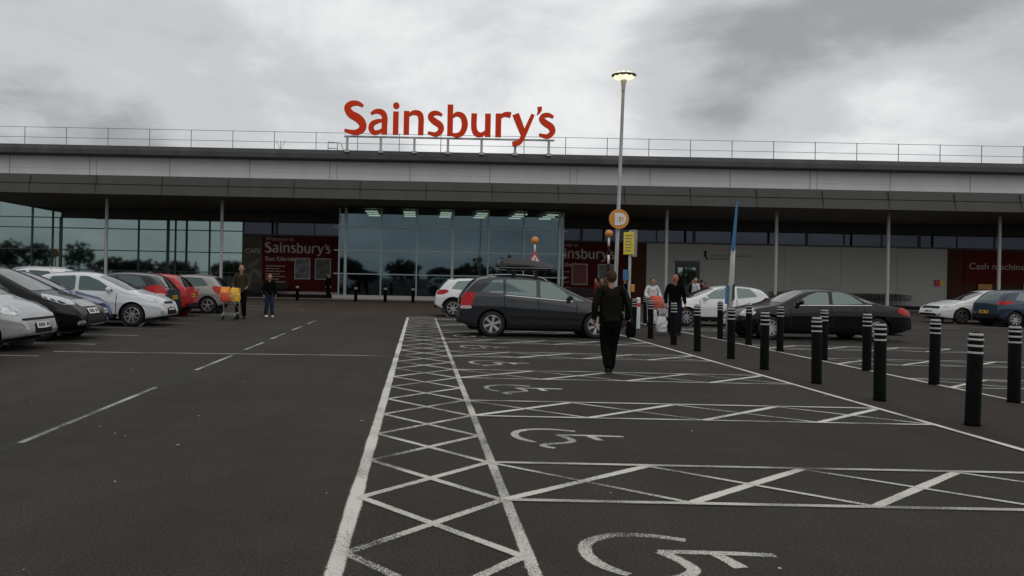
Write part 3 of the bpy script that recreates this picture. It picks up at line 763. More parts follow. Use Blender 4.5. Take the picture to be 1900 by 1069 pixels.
    def patch(pname, poly, mode, mat, off=.006, rnd_=1, parent=None, phi=0, org=(0,0), sgn=1, maxe=.09):
        """project a 2D outline onto the body: 'side' (x,z), 'top' (x,y), 'dir' (s,z) seen from heading phi about corner org"""
        poly = fillet([tuple(p) for p in poly], .05*rnd_) if rnd_ else poly
        b2 = bmesh.new(); b2.faces.new([b2.verts.new((p[0], p[1], 0)) for p in poly])
        bmesh.ops.triangulate(b2, faces=b2.faces[:])
        for _ in range(6):
            le = [e for e in b2.edges if e.calc_length() > maxe]
            if not le: break
            bmesh.ops.subdivide_edges(b2, edges=le, cuts=1); bmesh.ops.triangulate(b2, faces=b2.faces[:])
        for v in b2.verts:
            s, z = v.co.x, v.co.y
            if mode == 'side': o_, d = Vector((s, sgn*3, z)), Vector((0,-sgn,0))
            elif mode == 'top': o_, d = Vector((s, z, 4)), Vector((0,0,-1))
            else:
                dv = Vector((math.cos(phi), math.sin(phi), 0)); e = Vector((-math.sin(phi), math.cos(phi), 0))
                o_, d = Vector((org[0], org[1], 0))+e*s+Vector((0,0,z))+dv*3, -dv
            hit, nrm, idx, ds = bvh.ray_cast(o_, d)
            if hit is None: hit, nrm, idx, ds = bvh.find_nearest(o_+d*3)
            if nrm.dot(d) > 0: nrm = -nrm
            v.co = hit+nrm*off
        bmesh.ops.recalc_face_normals(b2, faces=b2.faces)
        me2 = bpy.data.meshes.new(pname); b2.to_mesh(me2); b2.free()
        return link(pname, me2, mat, parent or t, True)
    for sgn in (1, -1):
        if 'surround' in sp: patch('window_surround', sp['surround'], 'side', M['trim'], .004, 1, sgn=sgn)
        for wpoly in sp['windows']: patch('side_window', wpoly, 'side', M['carglass'], .008, 1, sgn=sgn, maxe=.07)
        if sp.get('chrome'):
            for (pa, pb) in sp['chrome']:
                d = Vector((pb[0]-pa[0], pb[1]-pa[1])).normalized(); n = Vector((-d.y,d.x))*.009
                patch('chrome_strip', [(pa[0]+n.x,pa[1]+n.y),(pb[0]+n.x,pb[1]+n.y),(pb[0]-n.x,pb[1]-n.y),(pa[0]-n.x,pa[1]-n.y)], 'side', M['chrome'], .010, 0, sgn=sgn)
        for xx, za, zb_ in sp['shut']: patch('door_gap', [(xx-.010,za),(xx+.010,za),(xx+.010,zb_),(xx-.010,zb_)], 'side', M['liner'], .003, 0, sgn=sgn)
        sz_ = sp.get('sillz', .34)
        patch('sill', [(xr+Ra+.01,.20),(xf-Ra-.01,.20),(xf-Ra-.01,sz_),(xr+Ra+.01,sz_)], 'side', sp.get('sillm', M['trim']), .004, 0, sgn=sgn)
        if sp.get('mould'):
            z = sp['mould']; patch('side_moulding', [(xr+Ra+.05,z),(xf-Ra-.05,z-.02),(xf-Ra-.05,z+.03),(xr+Ra+.05,z+.05)], 'side', sp.get('mouldm', M['trim']), .01, 0, sgn=sgn)
        if sp.get('archtrim'):
            for ax in (xr, xf):
                a0 = [(ax+(Ra+.002)*math.cos(q), zc+(Ra+.002)*math.sin(q)) for q in [-.25+(math.pi+.5)*i/16 for i in range(17)]]
                a1 = [(ax+(Ra+.06)*math.cos(q), zc+(Ra+.06)*math.sin(q)) for q in [-.25+(math.pi+.5)*i/16 for i in range(17)]]
                patch('arch_trim', [p for p in a0 if p[1] > .2]+[p for p in a1 if p[1] > .2][::-1], 'side', M['trim'], .012, 0, sgn=sgn, maxe=.2)
        for (hx, hz) in sp['handles']: patch('door_handle', [(hx-.09,hz-.018),(hx+.09,hz-.012),(hx+.09,hz+.02),(hx-.09,hz+.016)], 'side', sp.get('handlem', paintm), .022, 1, sgn=sgn)
        # lamps wrap round the corners
        corner = (Lc-.28, sgn*Wc/2*.86); ph = sgn*R(42)
        patch('headlight', [(sgn*a, z) for a, z in sp['head']], 'dir', M['lightglass'], .008, 1, phi=ph, org=corner)
        if sp.get('fog'): patch('fog_lamp', [(sgn*a, z) for a, z in sp['fog']], 'dir', M['lightglass'], .010, 2, phi=sgn*R(25), org=(Lc-.1, sgn*Wc*.36))
        cr2 = (.22, sgn*Wc/2*.90); ph = math.pi-sgn*R(42)
        patch('tail_light', [(-sgn*a, z) for a, z in sp['tail']], 'dir', M['tail'], .009, 1, phi=ph, org=cr2)
        if sp.get('tailclear'): patch('reversing_light', [(-sgn*a, z) for a, z in sp['tailclear']], 'dir', M['tailclear'], .012, 1, phi=ph, org=cr2)
        # door mirror
        mx, mz = sp['mirror']; hit = bvh.ray_cast(Vector((mx, sgn*3, mz)), Vector((0,-sgn,0)))[0]; yy = hit.y if hit else sgn*Wc*.4
        mb = MB(); mb.ball((mx+.03, yy+sgn*.13, mz+.07), .10, 12, 8, (.62,1.05,.72)); mb.build('door_mirror', sp.get('mirrorm', paintm), t, True)
        mb = MB(); mb.rod((mx, yy-sgn*.02, mz), (mx+.02, yy+sgn*.08, mz+.03), .022); mb.build('mirror_stalk', M['trim'], t)
        if sp.get('rails'):
            xa, xb = sp['rails']; pts = []
            for i in range(13):
                x = xa+(xb-xa)*i/12; h_ = bvh.ray_cast(Vector((x, sgn*Wc*.335, 4)), Vector((0,0,-1)))[0]
                pts.append((x, sgn*Wc*.335, (h_.z if h_ else 1.5)+(.05 if 0 < i < 12 else 0)))
            mb = MB(); mb.path(pts, .018, 6); mb.build('roof_rail', sp.get('railm', M['alloy']), t)
        # wheels
        for ax in (xr, xf):
            yo = sgn*(plan(ax)*.965); wd = .2
            e = MB(); q = sgn
            e.lathe([(rr*.66, 0),(rr*.70,.012*q),(rr*.93,.008*q),(rr*.99,-.03*q),(rr,-.06*q),(rr,-.15*q),(rr*.97,-.19*q),(rr*.66,-.2*q)], 28, 'y', (ax, yo, rr))
            wh = e.build('wheel', M['tyre'], t, True)
            e = MB(); e.lathe([(rr*.70,.004*q),(rr*.66,.014*q),(rr*.62,-.01*q),(rr*.60,-.06*q)], 28, 'y', (ax, yo, rr), closed=True)
            ns = sp.get('spokes', 7); twin = sp.get('twin', 0)
            for i in range(ns):
                for dt in ((-.11,.11) if twin else (0,)):
                    a = 2*math.pi*i/ns+.3+dt; c, s_ = math.cos(a), math.sin(a); wa, wb = sp.get('sw', (.05,.035))
                    pr = []
                    for (r_, w_, yq) in ((rr*.10, wa, .0), (rr*.64, wb, .008)):
                        for k in (-1, 1): pr.append((ax+c*r_-s_*w_*k*.5*(.55 if twin else 1), yo+q*yq, rr+s_*r_+c*w_*k*.5*(.55 if twin else 1)))
                    V = [e.bm.verts.new(p) for p in pr]; U = [e.bm.verts.new((p[0], p[1]-q*.035, p[2])) for p in pr]
                    e.face([V[0],V[1],V[3],V[2]]); e.face([V[0],V[2],U[2],U[0]]); e.face([V[1],U[1],U[3],V[3]])
            e.lathe([(.05,.016*q),(.058,.0),(.058,-.04*q)], 12, 'y', (ax, yo, rr))
            e.build('rim', sp.get('rimm', M['alloy']), wh)
            e = MB(); e.lathe([(rr*.64,-.062*q),(rr*.64,-.07*q)], 20, 'y', (ax, yo, rr)); e.build('brake_disc', M['wheelback'], wh)
    x0, x1, ya, yb = sp['screen']
    patch('windscreen', [(x0,-yb),(x0,yb),(x1+.03,ya),(x1+.07,ya*.5),(x1+.09,0),(x1+.07,-ya*.5),(x1+.03,-ya)], 'top', M['screen'], .008, 1)
    rw = sp['rearwin']
    if rw[0] == 'top': patch('rear_window', [(rw[1],-rw[3]),(rw[1],rw[3]),(rw[2],rw[4]),(rw[2],-rw[4])], 'top', M['carglass'], .008, 1)
    else: patch('rear_window', [(-rw[3],rw[1]),(rw[3],rw[1]),(rw[4],rw[2]),(-rw[4],rw[2])], 'dir', M['carglass'], .008, 1, phi=math.pi)
    for k, poly, mt in sp['front']: patch(k, poly, 'dir', mt, .009 if k != 'number_plate' else .02, 0 if k == 'number_plate' else 1, phi=0, org=(Lc,0))
    for k, poly, mt in sp['rear']: patch(k, poly, 'dir', mt, .009 if k != 'number_plate' else .02, 0 if k == 'number_plate' else 1, phi=math.pi)
    for (pz, phi, cx) in ((sp['pz'][0], 0, Lc), (sp['pz'][1], math.pi, 0)):
        for i in range(7):
            if i == 4: continue
            yy = -.20+.062*i
            patch('plate_character', [(yy,pz-.032),(yy+.038,pz-.032),(yy+.038,pz+.034),(yy,pz+.034)], 'dir', M['black'], .024, 0, phi=phi, org=(cx,0), maxe=.3)
    return t
def rect(h, z0, z1, h1=None): h1 = h1 or h; return [(-h,z0),(h,z0),(h1,z1),(-h1,z1)]
def plate(z): return rect(.26, z-.055, z+.055)
def hatch(L_=3.95, W_=1.72, H=1.48, **kw):
    sx_, k = L_/3.95, H/1.48
    X = lambda a: a*sx_
    Z = lambda z: .62+(z-.62)*(H-.62)/.86 if z > .62 else z
    PL = lambda ps: [(X(a), Z(b)) for a, b in ps]
    sp = dict(L=L_, W=W_, top=PL([(0,.42),(.01,.60),(.05,.92),(.14,1.02),(.42,1.36),(.62,1.44),(1.2,1.48),(1.75,1.47),(2.2,1.36),(3.02,.97),(3.45,.88),(3.78,.74),(3.90,.58),(3.95,.42)]),
        belt=PL([(0,.86),(.4,.99),(1.5,.93),(2.9,.86),(3.4,.80),(3.95,.6)]), wheel=(X(.62), X(3.11), .305),
        windows=[PL([(1.62,.975),(1.60,1.36),(1.84,1.35),(2.15,1.24),(2.60,.955)]), PL([(.62,1.06),(.86,1.34),(1.50,1.37),(1.52,.985)])],
        shut=[(X(1.58),.36,Z(.95)),(X(2.68),.36,Z(.9)),(X(.98),.62,Z(.95))], handles=[(X(1.78),Z(.86)),(X(.93),Z(.9))],
        head=[(-.18,.66),(.12,.69),(.36,.80),(.28,.86),(-.02,.79),(-.2,.72)], fog=[(-.1,.34),(.06,.34),(.06,.44),(-.1,.44)],
        tail=[(-.14,.74),(.12,.74),(.20,.96),(.12,1.04),(-.12,.98)], mirror=(X(2.45),Z(.93)),
        screen=(X(2.08),X(2.9),.66*W_/1.72,.52*W_/1.72), rearwin=('dir', Z(1.02), Z(1.36), .56, .46),
        front=[('grille', rect(.42,.33,.50,.34), M['black']), ('upper_grille', rect(.36,.62,.68), M['black']), ('number_plate', plate(.50), M['plate_w'])],
        rear=[('rear_bumper', rect(.70,.36,.46,.74), M['trim']), ('number_plate', plate(.72), M['plate_y'])], pz=(.50,.72))
    sp.update(kw); return sp
paint_silver = car_paint('paint_silver', (.42,.43,.44), .35); paint_black = pbr('paint_black', (.005,.005,.0055), .4, coat=.5, spec=.05); paint_blue = car_paint('paint_blue', (.035,.06,.19), .2)
paint_ice = car_paint('paint_ice', (.64,.66,.68), .1); paint_grey = car_paint('paint_dark_grey', (.022,.024,.028), .2); paint_red = car_paint('paint_red', (.46,.018,.02)); paint_beige = car_paint('paint_beige', (.32,.31,.29), .35)
paint_white = car_paint('paint_white', (.74,.75,.74)); paint_mpv = car_paint('paint_mpv', (.022,.024,.029), .25); paint_navy = car_paint('paint_navy', (.028,.045,.075), .25)
# left row
make_car('hatchback', 'small red hatchback cut off by the left edge of the photo', hatch(3.9,1.66,1.46), paint_red, (-10.75,12.35,0), 0)
make_car('hatchback', 'silver small hatchback nose out, nearest whole car front on the left', hatch(3.57,1.60,1.54, head=[(-.16,.66),(.10,.69),(.40,.86),(.30,.95),(0,.88),(-.2,.78)], front=[('grille', rect(.34,.33,.52,.30), M['black']), ('bumper_slot', rect(.62,.57,.61), M['black']), ('number_plate', plate(.47), M['plate_w'])], pz=(.47,.72)), paint_silver, (-10.65,14.95,0), 0)
CROSS = hatch(4.3,1.78,1.61, spokes=5, archtrim=True, wheel=(.82,3.42,.335), head=[(-.22,.76),(.1,.78),(.42,.92),(.34,1.0),(.0,.93),(-.22,.86)], bot=[(0,.42),(.4,.28),(.9,.22),(3.4,.22),(3.9,.26),(4.3,.36)],
    front=[('grille', rect(.50,.36,.56,.40), M['trim']), ('upper_grille', rect(.42,.72,.86,.38), M['chrome']), ('number_plate', plate(.62), M['plate_w']), ('skid_plate', rect(.5,.30,.35), M['alloy'])], pz=(.62,.82))
make_car('crossover', 'black crossover nose out between the silver hatchback and the blue car', CROSS, paint_black, (-11.40,17.45,0), 0)
make_car('hatchback', 'blue hatchback mostly hidden behind the black crossover', hatch(4.0,1.70,1.50), paint_blue, (-11.95,19.95,0), 0)
make_car('hatchback', 'white hatchback nose out with multi-spoke alloys in the left row', hatch(3.95,1.72,1.48, spokes=8, sw=(.05,.03), wheel=(.62,3.11,.315)), paint_ice, (-10.95,22.45,0), 0)
make_car('hatchback', 'dark grey hatchback tail out with large red tail light', hatch(4.05,1.74,1.50, tail=[(-.22,.80),(.20,.84),(.34,1.02),(.14,1.12),(-.16,1.06)], tailclear=[(-.12,.78),(.10,.79),(.12,.86),(-.12,.84)], chrome=[((.75,1.0),(1.6,.99))]), paint_grey, (-7.7,25.0,0), math.pi)
make_car('hatchback', 'bright red hatchback parked tail out beside the dark grey one', hatch(3.95,1.72,1.47), paint_red, (-7.85,27.55,0), math.pi)
make_car('hatchback', 'beige silver hatchback tail out behind the man with the trolley', hatch(3.98,1.72,1.45, spokes=5), paint_beige, (-7.25,30.3,0), math.pi)
make_car('estate_car', 'white estate car of which only the railed roof shows on the left', hatch(4.4,1.78,1.62, rails=(.9,2.4), railm=M['alloy']), paint_white, (-12.1,28.6,0), math.pi)
# middle
MPV = dict(L=4.47, W=1.80, top=[(0,.40),(.01,.66),(.05,1.02),(.14,1.20),(.40,1.50),(.62,1.585),(1.2,1.625),(1.8,1.615),(2.35,1.53),(2.9,1.27),(3.50,.985),(3.95,.90),(4.28,.77),(4.42,.58),(4.47,.40)],
    belt=[(0,1.0),(.5,1.10),(1.2,1.08),(2.9,.94),(3.6,.86),(4.47,.62)], wheel=(.86,3.56,.335), er=.36, pr=.90, lean=.24,
    windows=[[(.56,1.16),(.86,1.47),(1.14,1.49),(1.14,1.12)],[(1.21,1.12),(1.21,1.495),(2.0,1.475),(2.0,1.05)],[(2.10,1.04),(2.10,1.46),(2.34,1.42),(2.66,1.26),(2.98,.985)],[(3.02,.98),(2.80,1.17),(3.26,.965)]],
    shut=[(1.17,.36,1.06),(2.05,.36,1.0),(3.04,.36,.92)], handles=[(1.36,.95),(2.24,.90)], chrome=[((1.2,1.085),(2.95,.955))],
    head=[(-.2,.68),(.12,.72),(.42,.84),(.34,.92),(0,.85),(-.2,.78)], fog=[(-.1,.34),(.06,.34),(.06,.44),(-.1,.44)],
    tail=[(-.10,.80),(.14,.80),(.16,1.10),(.08,1.17),(-.10,1.10)], tailclear=[(-.10,.72),(.14,.73),(.14,.80),(-.10,.80)], mirror=(2.84,.99),
    screen=(2.20,3.36,.70,.56), rearwin=('dir',1.12,1.47,.58,.50), spokes=6, twin=1, sw=(.07,.06), mould=.50,
    front=[('grille', rect(.45,.32,.5,.40), M['black']), ('upper_grille', rect(.3,.66,.76), M['chrome']), ('number_plate', plate(.48), M['plate_w'])],
    rear=[('rear_bumper', rect(.74,.36,.46), M['trim']), ('number_plate', plate(.85), M['plate_y'])], pz=(.48,.85), rails=(.75,2.3), railm=M['chrome'])
make_car('people_carrier', 'dark grey people carrier with a black roof box across the bays', MPV, paint_mpv, (1.05,21.35,0), 0)
t = thing('roof_box', 'black plastic roof box strapped on the dark grey people carrier', 'roof box', (1.05,21.35,0))
mb = MB(); P1 = [(1.0,1.78),(1.05,1.98),(1.18,2.05),(1.5,2.07),(2.1,2.00),(2.42,1.91),(2.54,1.84),(2.5,1.755),(1.3,1.74)]
P1 = chaikin(P1, 1, True)
A = [[mb.bm.verts.new((p[0]+(0 if abs(y) < .34 else (1.75-p[0])*.05), y, p[1]-(0 if abs(y) < .34 else (p[1]-1.74)*.35))) for p in P1] for y in (-.42,-.33,0,.33,.42)]
for a, b in zip(A, A[1:]):
    for i in range(len(P1)): mb.face([a[i],a[(i+1)%len(P1)],b[(i+1)%len(P1)],b[i]])
mb.face(A[0]); mb.face(A[-1][::-1]); mb.build('lid', M['blackgloss'], t, True)
mb = MB(); mb.box(1.06,2.48,-.428,-.416,1.80,1.815); mb.build('lid_seam', M['steel'], t)
for x in (1.42, 2.02):
    mb = MB(); mb.box(x-.025,x+.025,-.66,.66,1.69,1.725)
    for s in (-1,1): mb.box(x-.05,x+.05,s*.60-.04,s*.60+.04,1.60,1.72)
    mb.build('roof_bar', M['black'], t)
make_car('hatchback', 'white hatchback with black arches seen behind the people carrier\'s tail', hatch(4.05,1.74,1.54, archtrim=True, wheel=(.70,3.29,.335), rails=(.7,2.1), railm=M['trim'], sillz=.42, tail=[(-.16,.86),(.10,.86),(.26,.98),(.16,1.06),(-.14,1.04)], bot=[(0,.42),(.35,.30),(.9,.24),(3.2,.24),(3.7,.26),(4.05,.34)]), paint_white, (.62,31.4,0), 0)
# right of the walkway
make_car('hatchback', 'white two-door hatchback behind the blue banner pole', hatch(3.97,1.74,1.43, spokes=9, sw=(.045,.03), wheel=(.66,3.14,.315), windows=[[(1.45,.985),(1.45,1.36),(1.84,1.345),(2.15,1.24),(2.60,.955)],[(.66,1.07),(.90,1.33),(1.36,1.355),(1.36,.985)]], shut=[(1.40,.36,.95),(2.68,.36,.9)], handles=[(1.58,.84)], handlem=paint_white), paint_white, (12.45,28.3,0), math.pi)
SAL = dict(L=4.88, W=1.82, top=[(0,.42),(.02,.62),(.06,.88),(.25,.96),(.85,1.02),(1.2,1.14),(1.7,1.35),(2.1,1.415),(2.6,1.42),(3.0,1.34),(3.62,1.0),(4.1,.92),(4.55,.80),(4.80,.62),(4.88,.42)],
    belt=[(0,.84),(.8,.94),(2.4,.93),(3.4,.89),(4.1,.83),(4.88,.56)], wheel=(1.06,3.97,.325), pr=.70, er=.8, pf=.62, ef=.9, lean=.36,
    windows=[[(2.36,.98),(2.34,1.31),(2.62,1.31),(2.86,1.24),(3.34,.965)],[(1.42,1.02),(1.74,1.24),(2.0,1.31),(2.24,1.315),(2.26,.985)],[(1.12,1.02),(1.34,1.04),(1.58,1.17),(1.40,1.14)]],
    shut=[(2.31,.36,.96),(3.42,.36,.9),(1.42,.62,.98)], handles=[(2.52,.88),(1.60,.9)], chrome=[((1.2,.985),(3.3,.945))],
    head=[(-.2,.64),(.05,.62),(.22,.70),(.18,.82),(-.02,.84),(-.2,.78)], tail=[(-.2,.72),(.12,.74),(.26,.82),(.16,.93),(-.12,.92)], mirror=(3.14,.97),
    screen=(2.92,3.55,.70,.56), rearwin=('top',1.05,1.68,.60,.50), spokes=10, twin=1, sw=(.05,.035),
    front=[('grille', rect(.26,.50,.70,.22), M['chrome']), ('lower_grille', rect(.5,.30,.38), M['black']), ('number_plate', plate(.44), M['plate_w'])],
    rear=[('number_plate', plate(.66), M['plate_y'])], pz=(.44,.66), sillm=paint_black)
make_car('saloon_car', 'long black saloon facing left beyond the striped bollards', SAL, paint_black, (13.5,22.3,0), math.pi)
make_car('hatchback', 'white hatchback nose left in front of the cash machine wall', hatch(4.3,1.78,1.45, rimm=M['alloy_dark'], spokes=5, twin=1, sw=(.05,.045), wheel=(.80,3.40,.325), front=[('grille', rect(.60,.62,.72,.5), M['black']), ('lower_grille', rect(.66,.32,.42,.5), M['black']), ('number_plate', plate(.56), M['plate_w'])], mirrorm=paint_white), paint_white, (26.25,34.1,0), math.pi)
make_car('hatchback', 'dark blue hatchback tail towards the white one at the right edge', hatch(4.1,1.74,1.50, spokes=8, tail=[(-.22,.88),(.16,.90),(.30,.99),(.14,1.05),(-.2,1.0)], rear=[('rear_bumper', rect(.72,.32,.50,.74), M['trim']), ('number_plate', plate(.58), M['plate_y'])], pz=(.50,.58)), paint_navy, (22.8,31.9,0), 0)

# ------------------------------------------------------------------ bollards
def bollard_proto(label):
    t = thing('bollard', label, 'bollard', (0,0,0), 0, 'black striped bollards along the walkway')
    mb = MB(); mb.lathe([(.078,0),(.078,.03),(.074,.04),(.074,.80),(.070,.805),(.070,.985),(.060,1.012),(.03,1.028),(.002,1.03)], 20); o = mb.build('post', M['bollard'], t, True)
    for z in (.79, .865, .935): 
        mb = MB(); mb.lathe([(.0735,z),(.0745,z+.003),(.0745,z+.02),(.0735,z+.023)], 20, closed=False); mb.build('reflective_band', M['band'], t, True)
    mb = MB(); mb.lathe([(.0715,.985),(.066,1.005),(.0625,1.012),(.0605,1.013)], 20); mb.build('reflective_band', M['band'], t, True)
    return t
ordn = ['nearest', 'second', 'third', 'fourth', 'fifth', 'sixth', 'seventh', 'eighth', 'ninth', 'tenth']
def gpt(u, v):
    du, dv = u-778, v-515; up, vp = du*math.cos(ROLL)+dv*math.sin(ROLL), -du*math.sin(ROLL)+dv*math.cos(ROLL)
    return (up/vp*CAMH, F*CAMH/vp)
rowA = [(1804,793),(1632,747),(1515,715),(1418,689),(1356,669),(1294,655),(1250,643),(1207,631),(1175,623)]
rowB = [(1881,750),(1733,717),(1608,691),(1528,671),(1447,656),(1389,644),(1336,633),(1260,617),(1197,604)]
proto = None
for row, side in ((rowA, 'in the row edging the disabled bays'), (rowB, 'in the far row beside the black saloon')):
    for i, (u, v) in enumerate(row):
        lab = '%s striped black bollard %s' % (ordn[i] if i else 'nearest', side)
        p = gpt(u, v-3)
        if proto is None: proto = bollard_proto(lab); o = proto; o.location = (p[0], p[1], 0); o.rotation_euler = (R(.4), R(-.3), .2)
        else: o = dup(proto, (p[0], p[1], 0), i*.7, lab)
        o.rotation_euler = (R(rnd.uniform(-.8,.8)), R(rnd.uniform(-.4,1.2)), i*.7)
fl = ['plain dark bollard in front of the red cafe-side sign', 'plain dark bollard before the left entrance panes', 'plain dark bollard before the second pair of entrance panes', 'plain dark bollard nearest the white hatchback by the entrance']
for i, (x, y) in enumerate(((-7.2,46.8),(-3.75,46.9),(-2.0,46.9),(-.35,46.9))):
    t = thing('shopfront_bollard', fl[i], 'bollard', (x,y,0), 0, 'plain bollards along the shop front')
    mb = MB(); mb.lathe([(.1,0),(.1,.95),(.08,1.02),(.04,1.05)], 14); mb.build('post', M['bollard'], t, True)
    mb = MB(); mb.lathe([(.103,.72),(.103,.84)], 14); mb.build('reflective_band', M['joint'], t, True)

# ------------------------------------------------------------------ lamp post with zone sign
def lamp_post(label, loc, rz=0):
    t = thing('lamp_post', label, 'street lamp', loc, rz)
    mb = MB(); mb.lathe([(.085,0),(.085,1.2),(.062,1.25),(.048,7.35)], 14); mb.build('pole', M['steel'], t, True)
    mb = MB(); mb.lathe([(.05,7.30),(.055,7.35),(.07,7.55),(.11,7.68),(.10,7.70)], 14); mb.build('lamp_neck', M['offwhite'], t, True)
    mb = MB(); mb.lathe([(.10,7.675),(.26,7.75),(.37,7.80),(.375,7.82),(.36,7.83)], 24); mb.build('lamp_head', M['steel'], t, True)
    for k in range(10):
        a = 2*math.pi*k/10; mb = MB(); mb.ball((.22*math.cos(a), .22*math.sin(a), 7.85), .055, 8, 6, (1,1,.8)); mb.ball((.29*math.cos(a+.3), .29*math.sin(a+.3), 7.78), .03, 6, 5); mb.build('bulb', M['lamp'], t, True)
    mb = MB(); mb.lathe([(.102,7.672),(.265,7.722),(.30,7.742),(.30,7.75)], 24); mb.build('lamp_lens', M['lamp'], t, True)
    mb = MB(); mb.ball((0,0,7.83), .15, 14, 8, (1.8,1.8,.4)); mb.build('lamp_crown', M['lamp'], t, True)
    return t
XP, YP = 5.98, 24.2
lp = lamp_post('tall lit grey lamp post rising behind the walking man', (XP, YP, 0)); lp.rotation_euler = (0, R(1.15), 0)
def zone_sign(label, loc):
    t = thing('zone_sign', label, 'sign', loc)
    mb = MB(); mb.lathe([(.30,-.03),(.305,0),(.30,.03)], 32, 'y'); mb.build('disc', M['orange'], t)
    text('letter', 'D', .50, -.155, -.036, -.17, M['white'], t, .005, bold=.018)
    mb = MB(); mb.box(-.05,.09,-.046,-.033,-.11,.11); mb.build('number_patch', M['white'], t)
    text('number', '3', .20, -.03, -.052, -.07, M['orange'], t, .004, bold=.004)
    mb = MB(); mb.box(-.06,.06,.02,.07,.1,.14); mb.box(-.06,.06,.02,.07,-.14,-.1); mb.build('bracket', M['steel'], t)
    return t
zone_sign('round orange zone sign lettered D 3 on the lamp post', (XP+.06, YP-.13, 3.40))
t = thing('zone_sign_post', 'grey post with an orange disc mirrored in the cafe windows', 'sign', (-32.6, 45.0, 0))
mb = MB(); mb.lathe([(.06,0),(.05,3.4)], 10); mb.build('pole', M['steel'], t, True)
mb = MB(); mb.lathe([(.36,-.03),(.36,.03)], 28, 'y', (0,.1,3.0)); mb.build('disc', M['orange'], t)
mb = MB(); mb.box(-.12,.12,.132,.14,2.86,3.14); mb.build('letter_patch', M['pale'], t)

# belisha beacons, warning sign, bay sign, banner
def beacon(label, x, y, zc_):
    t = thing('belisha_beacon', label, 'beacon', (x,y,0), 0, 'amber crossing beacons')
    h = zc_-.16; n = 9
    for i in range(n):
        mb = MB(); mb.lathe([(.045,h*i/n+.001),(.045,h*(i+1)/n)], 12); mb.build('pole_band', M['black'] if i % 2 else M['white'], t, True)
    mb = MB(); mb.lathe([(.05,h),(.09,h+.03),(.07,h+.05)], 12); mb.build('collar', M['black'], t, True)
    mb = MB(); mb.ball((0,0,zc_), .165, 18, 12); mb.build('globe', M['beacon'], t, True)
beacon('amber globe beacon on a banded pole just left of the lamp post', 8.0, 33.5, 3.52)
beacon('amber globe beacon standing above the red triangle sign', 4.87, 33.5, 3.17)
t = thing('warning_sign', 'red bordered triangular warning sign above the people carrier roof box', 'sign', (4.72, 32.5, 0))
mb = MB(); mb.lathe([(.03,0),(.03,2.64)], 10); mb.build('pole', M['steel'], t)
tri = lambda s, zo: [(-s*.5, zo), (s*.5, zo), (0, zo+s*.87)]
mb = MB(); mb.prism(tri(.58,2.16), lambda a, b: Vector((a,-.06,b)), lambda a, b: Vector((a,-.035,b))); mb.build('border', M['signred'], t)
mb = MB(); mb.prism(tri(.36,2.225), lambda a, b: Vector((a,-.066,b)), lambda a, b: Vector((a,-.061,b))); mb.build('face', M['white'], t)
mb = MB(); mb.box(-.012,.03,-.07,-.067,2.28,2.39); mb.ball((.01,-.069,2.42),.022,8,6,(1,.1,1)); mb.build('symbol', M['black'], t)
t = thing('bay_sign', 'yellow notice and grey plate on a white post behind the bollards', 'sign', (6.22, 23.4, 0))
mb = MB(); mb.lathe([(.042,0),(.042,3.02)], 12); mb.build('pole', M['offwhite'], t)
def panel(name, x, y, a, w_, z0, z1, mat):
    mb = MB(); mb.box(-w_/2, w_/2, -.015, .015, z0, z1); o = bevel(mb.build(name, mat, t), .01); o.location = (x,y,0); o.rotation_euler = (0,0,a); return o
nb = panel('notice', -.06, -.07, R(-38), .32, 2.30, 2.96, M['yellow'])
mb = MB()
for k in range(6): mb.box(-.1+.01*(k%2), .08+.02*(k%3), -.02, -.0155, 2.40+.09*k, 2.43+.09*k)
mb.build('small_print', M['joint'], nb)
panel('plate', .13, .03, R(40), .26, 2.24, 3.04, M['kerb'])
panel('plate', -.13, -.03, R(-30), .14, 1.55, 1.85, M['blue'])
panel('plate', .09, -.04, R(20), .12, 1.2, 1.42, M['orange'])
t = thing('marker_post', 'short white post just right of the yellow bay sign', 'post', (7.05, 25.4, 0))
mb = MB(); mb.lathe([(.07,0),(.07,.96),(.05,1.0)], 12); mb.build('post', M['white'], t)
mb = MB(); mb.lathe([(.073,.7),(.073,.82)], 12); mb.build('band', M['signred'], t)
t = thing('banner_pole', 'leaning white pole topped by a narrow blue banner seen edge-on', 'banner', (8.38, 21.4, 0))
t.rotation_euler = (0, R(2.2), R(-21))
mb = MB(); mb.lathe([(.07,0),(.075,1.2),(.065,2.0),(.05,2.5)], 12); mb.build('pole', M['offwhite'], t, True)
mb = MB(); mb.prism([(-.05,2.42),(.045,2.42),(.05,3.74),(-.0,3.70)], lambda a, b: Vector((a,-.16,b)), lambda a, b: Vector((a,.45,b))); mb.build('banner', M['blue'], t)
mb = MB(); mb.box(-.13,-.065,-.14,.1,.95,1.45); mb.build('plate', M['blue'], t)
mb = MB(); mb.box(.06,.10,-.1,.2,1.05,1.5); mb.build('plate', M['frame_dark'], t)

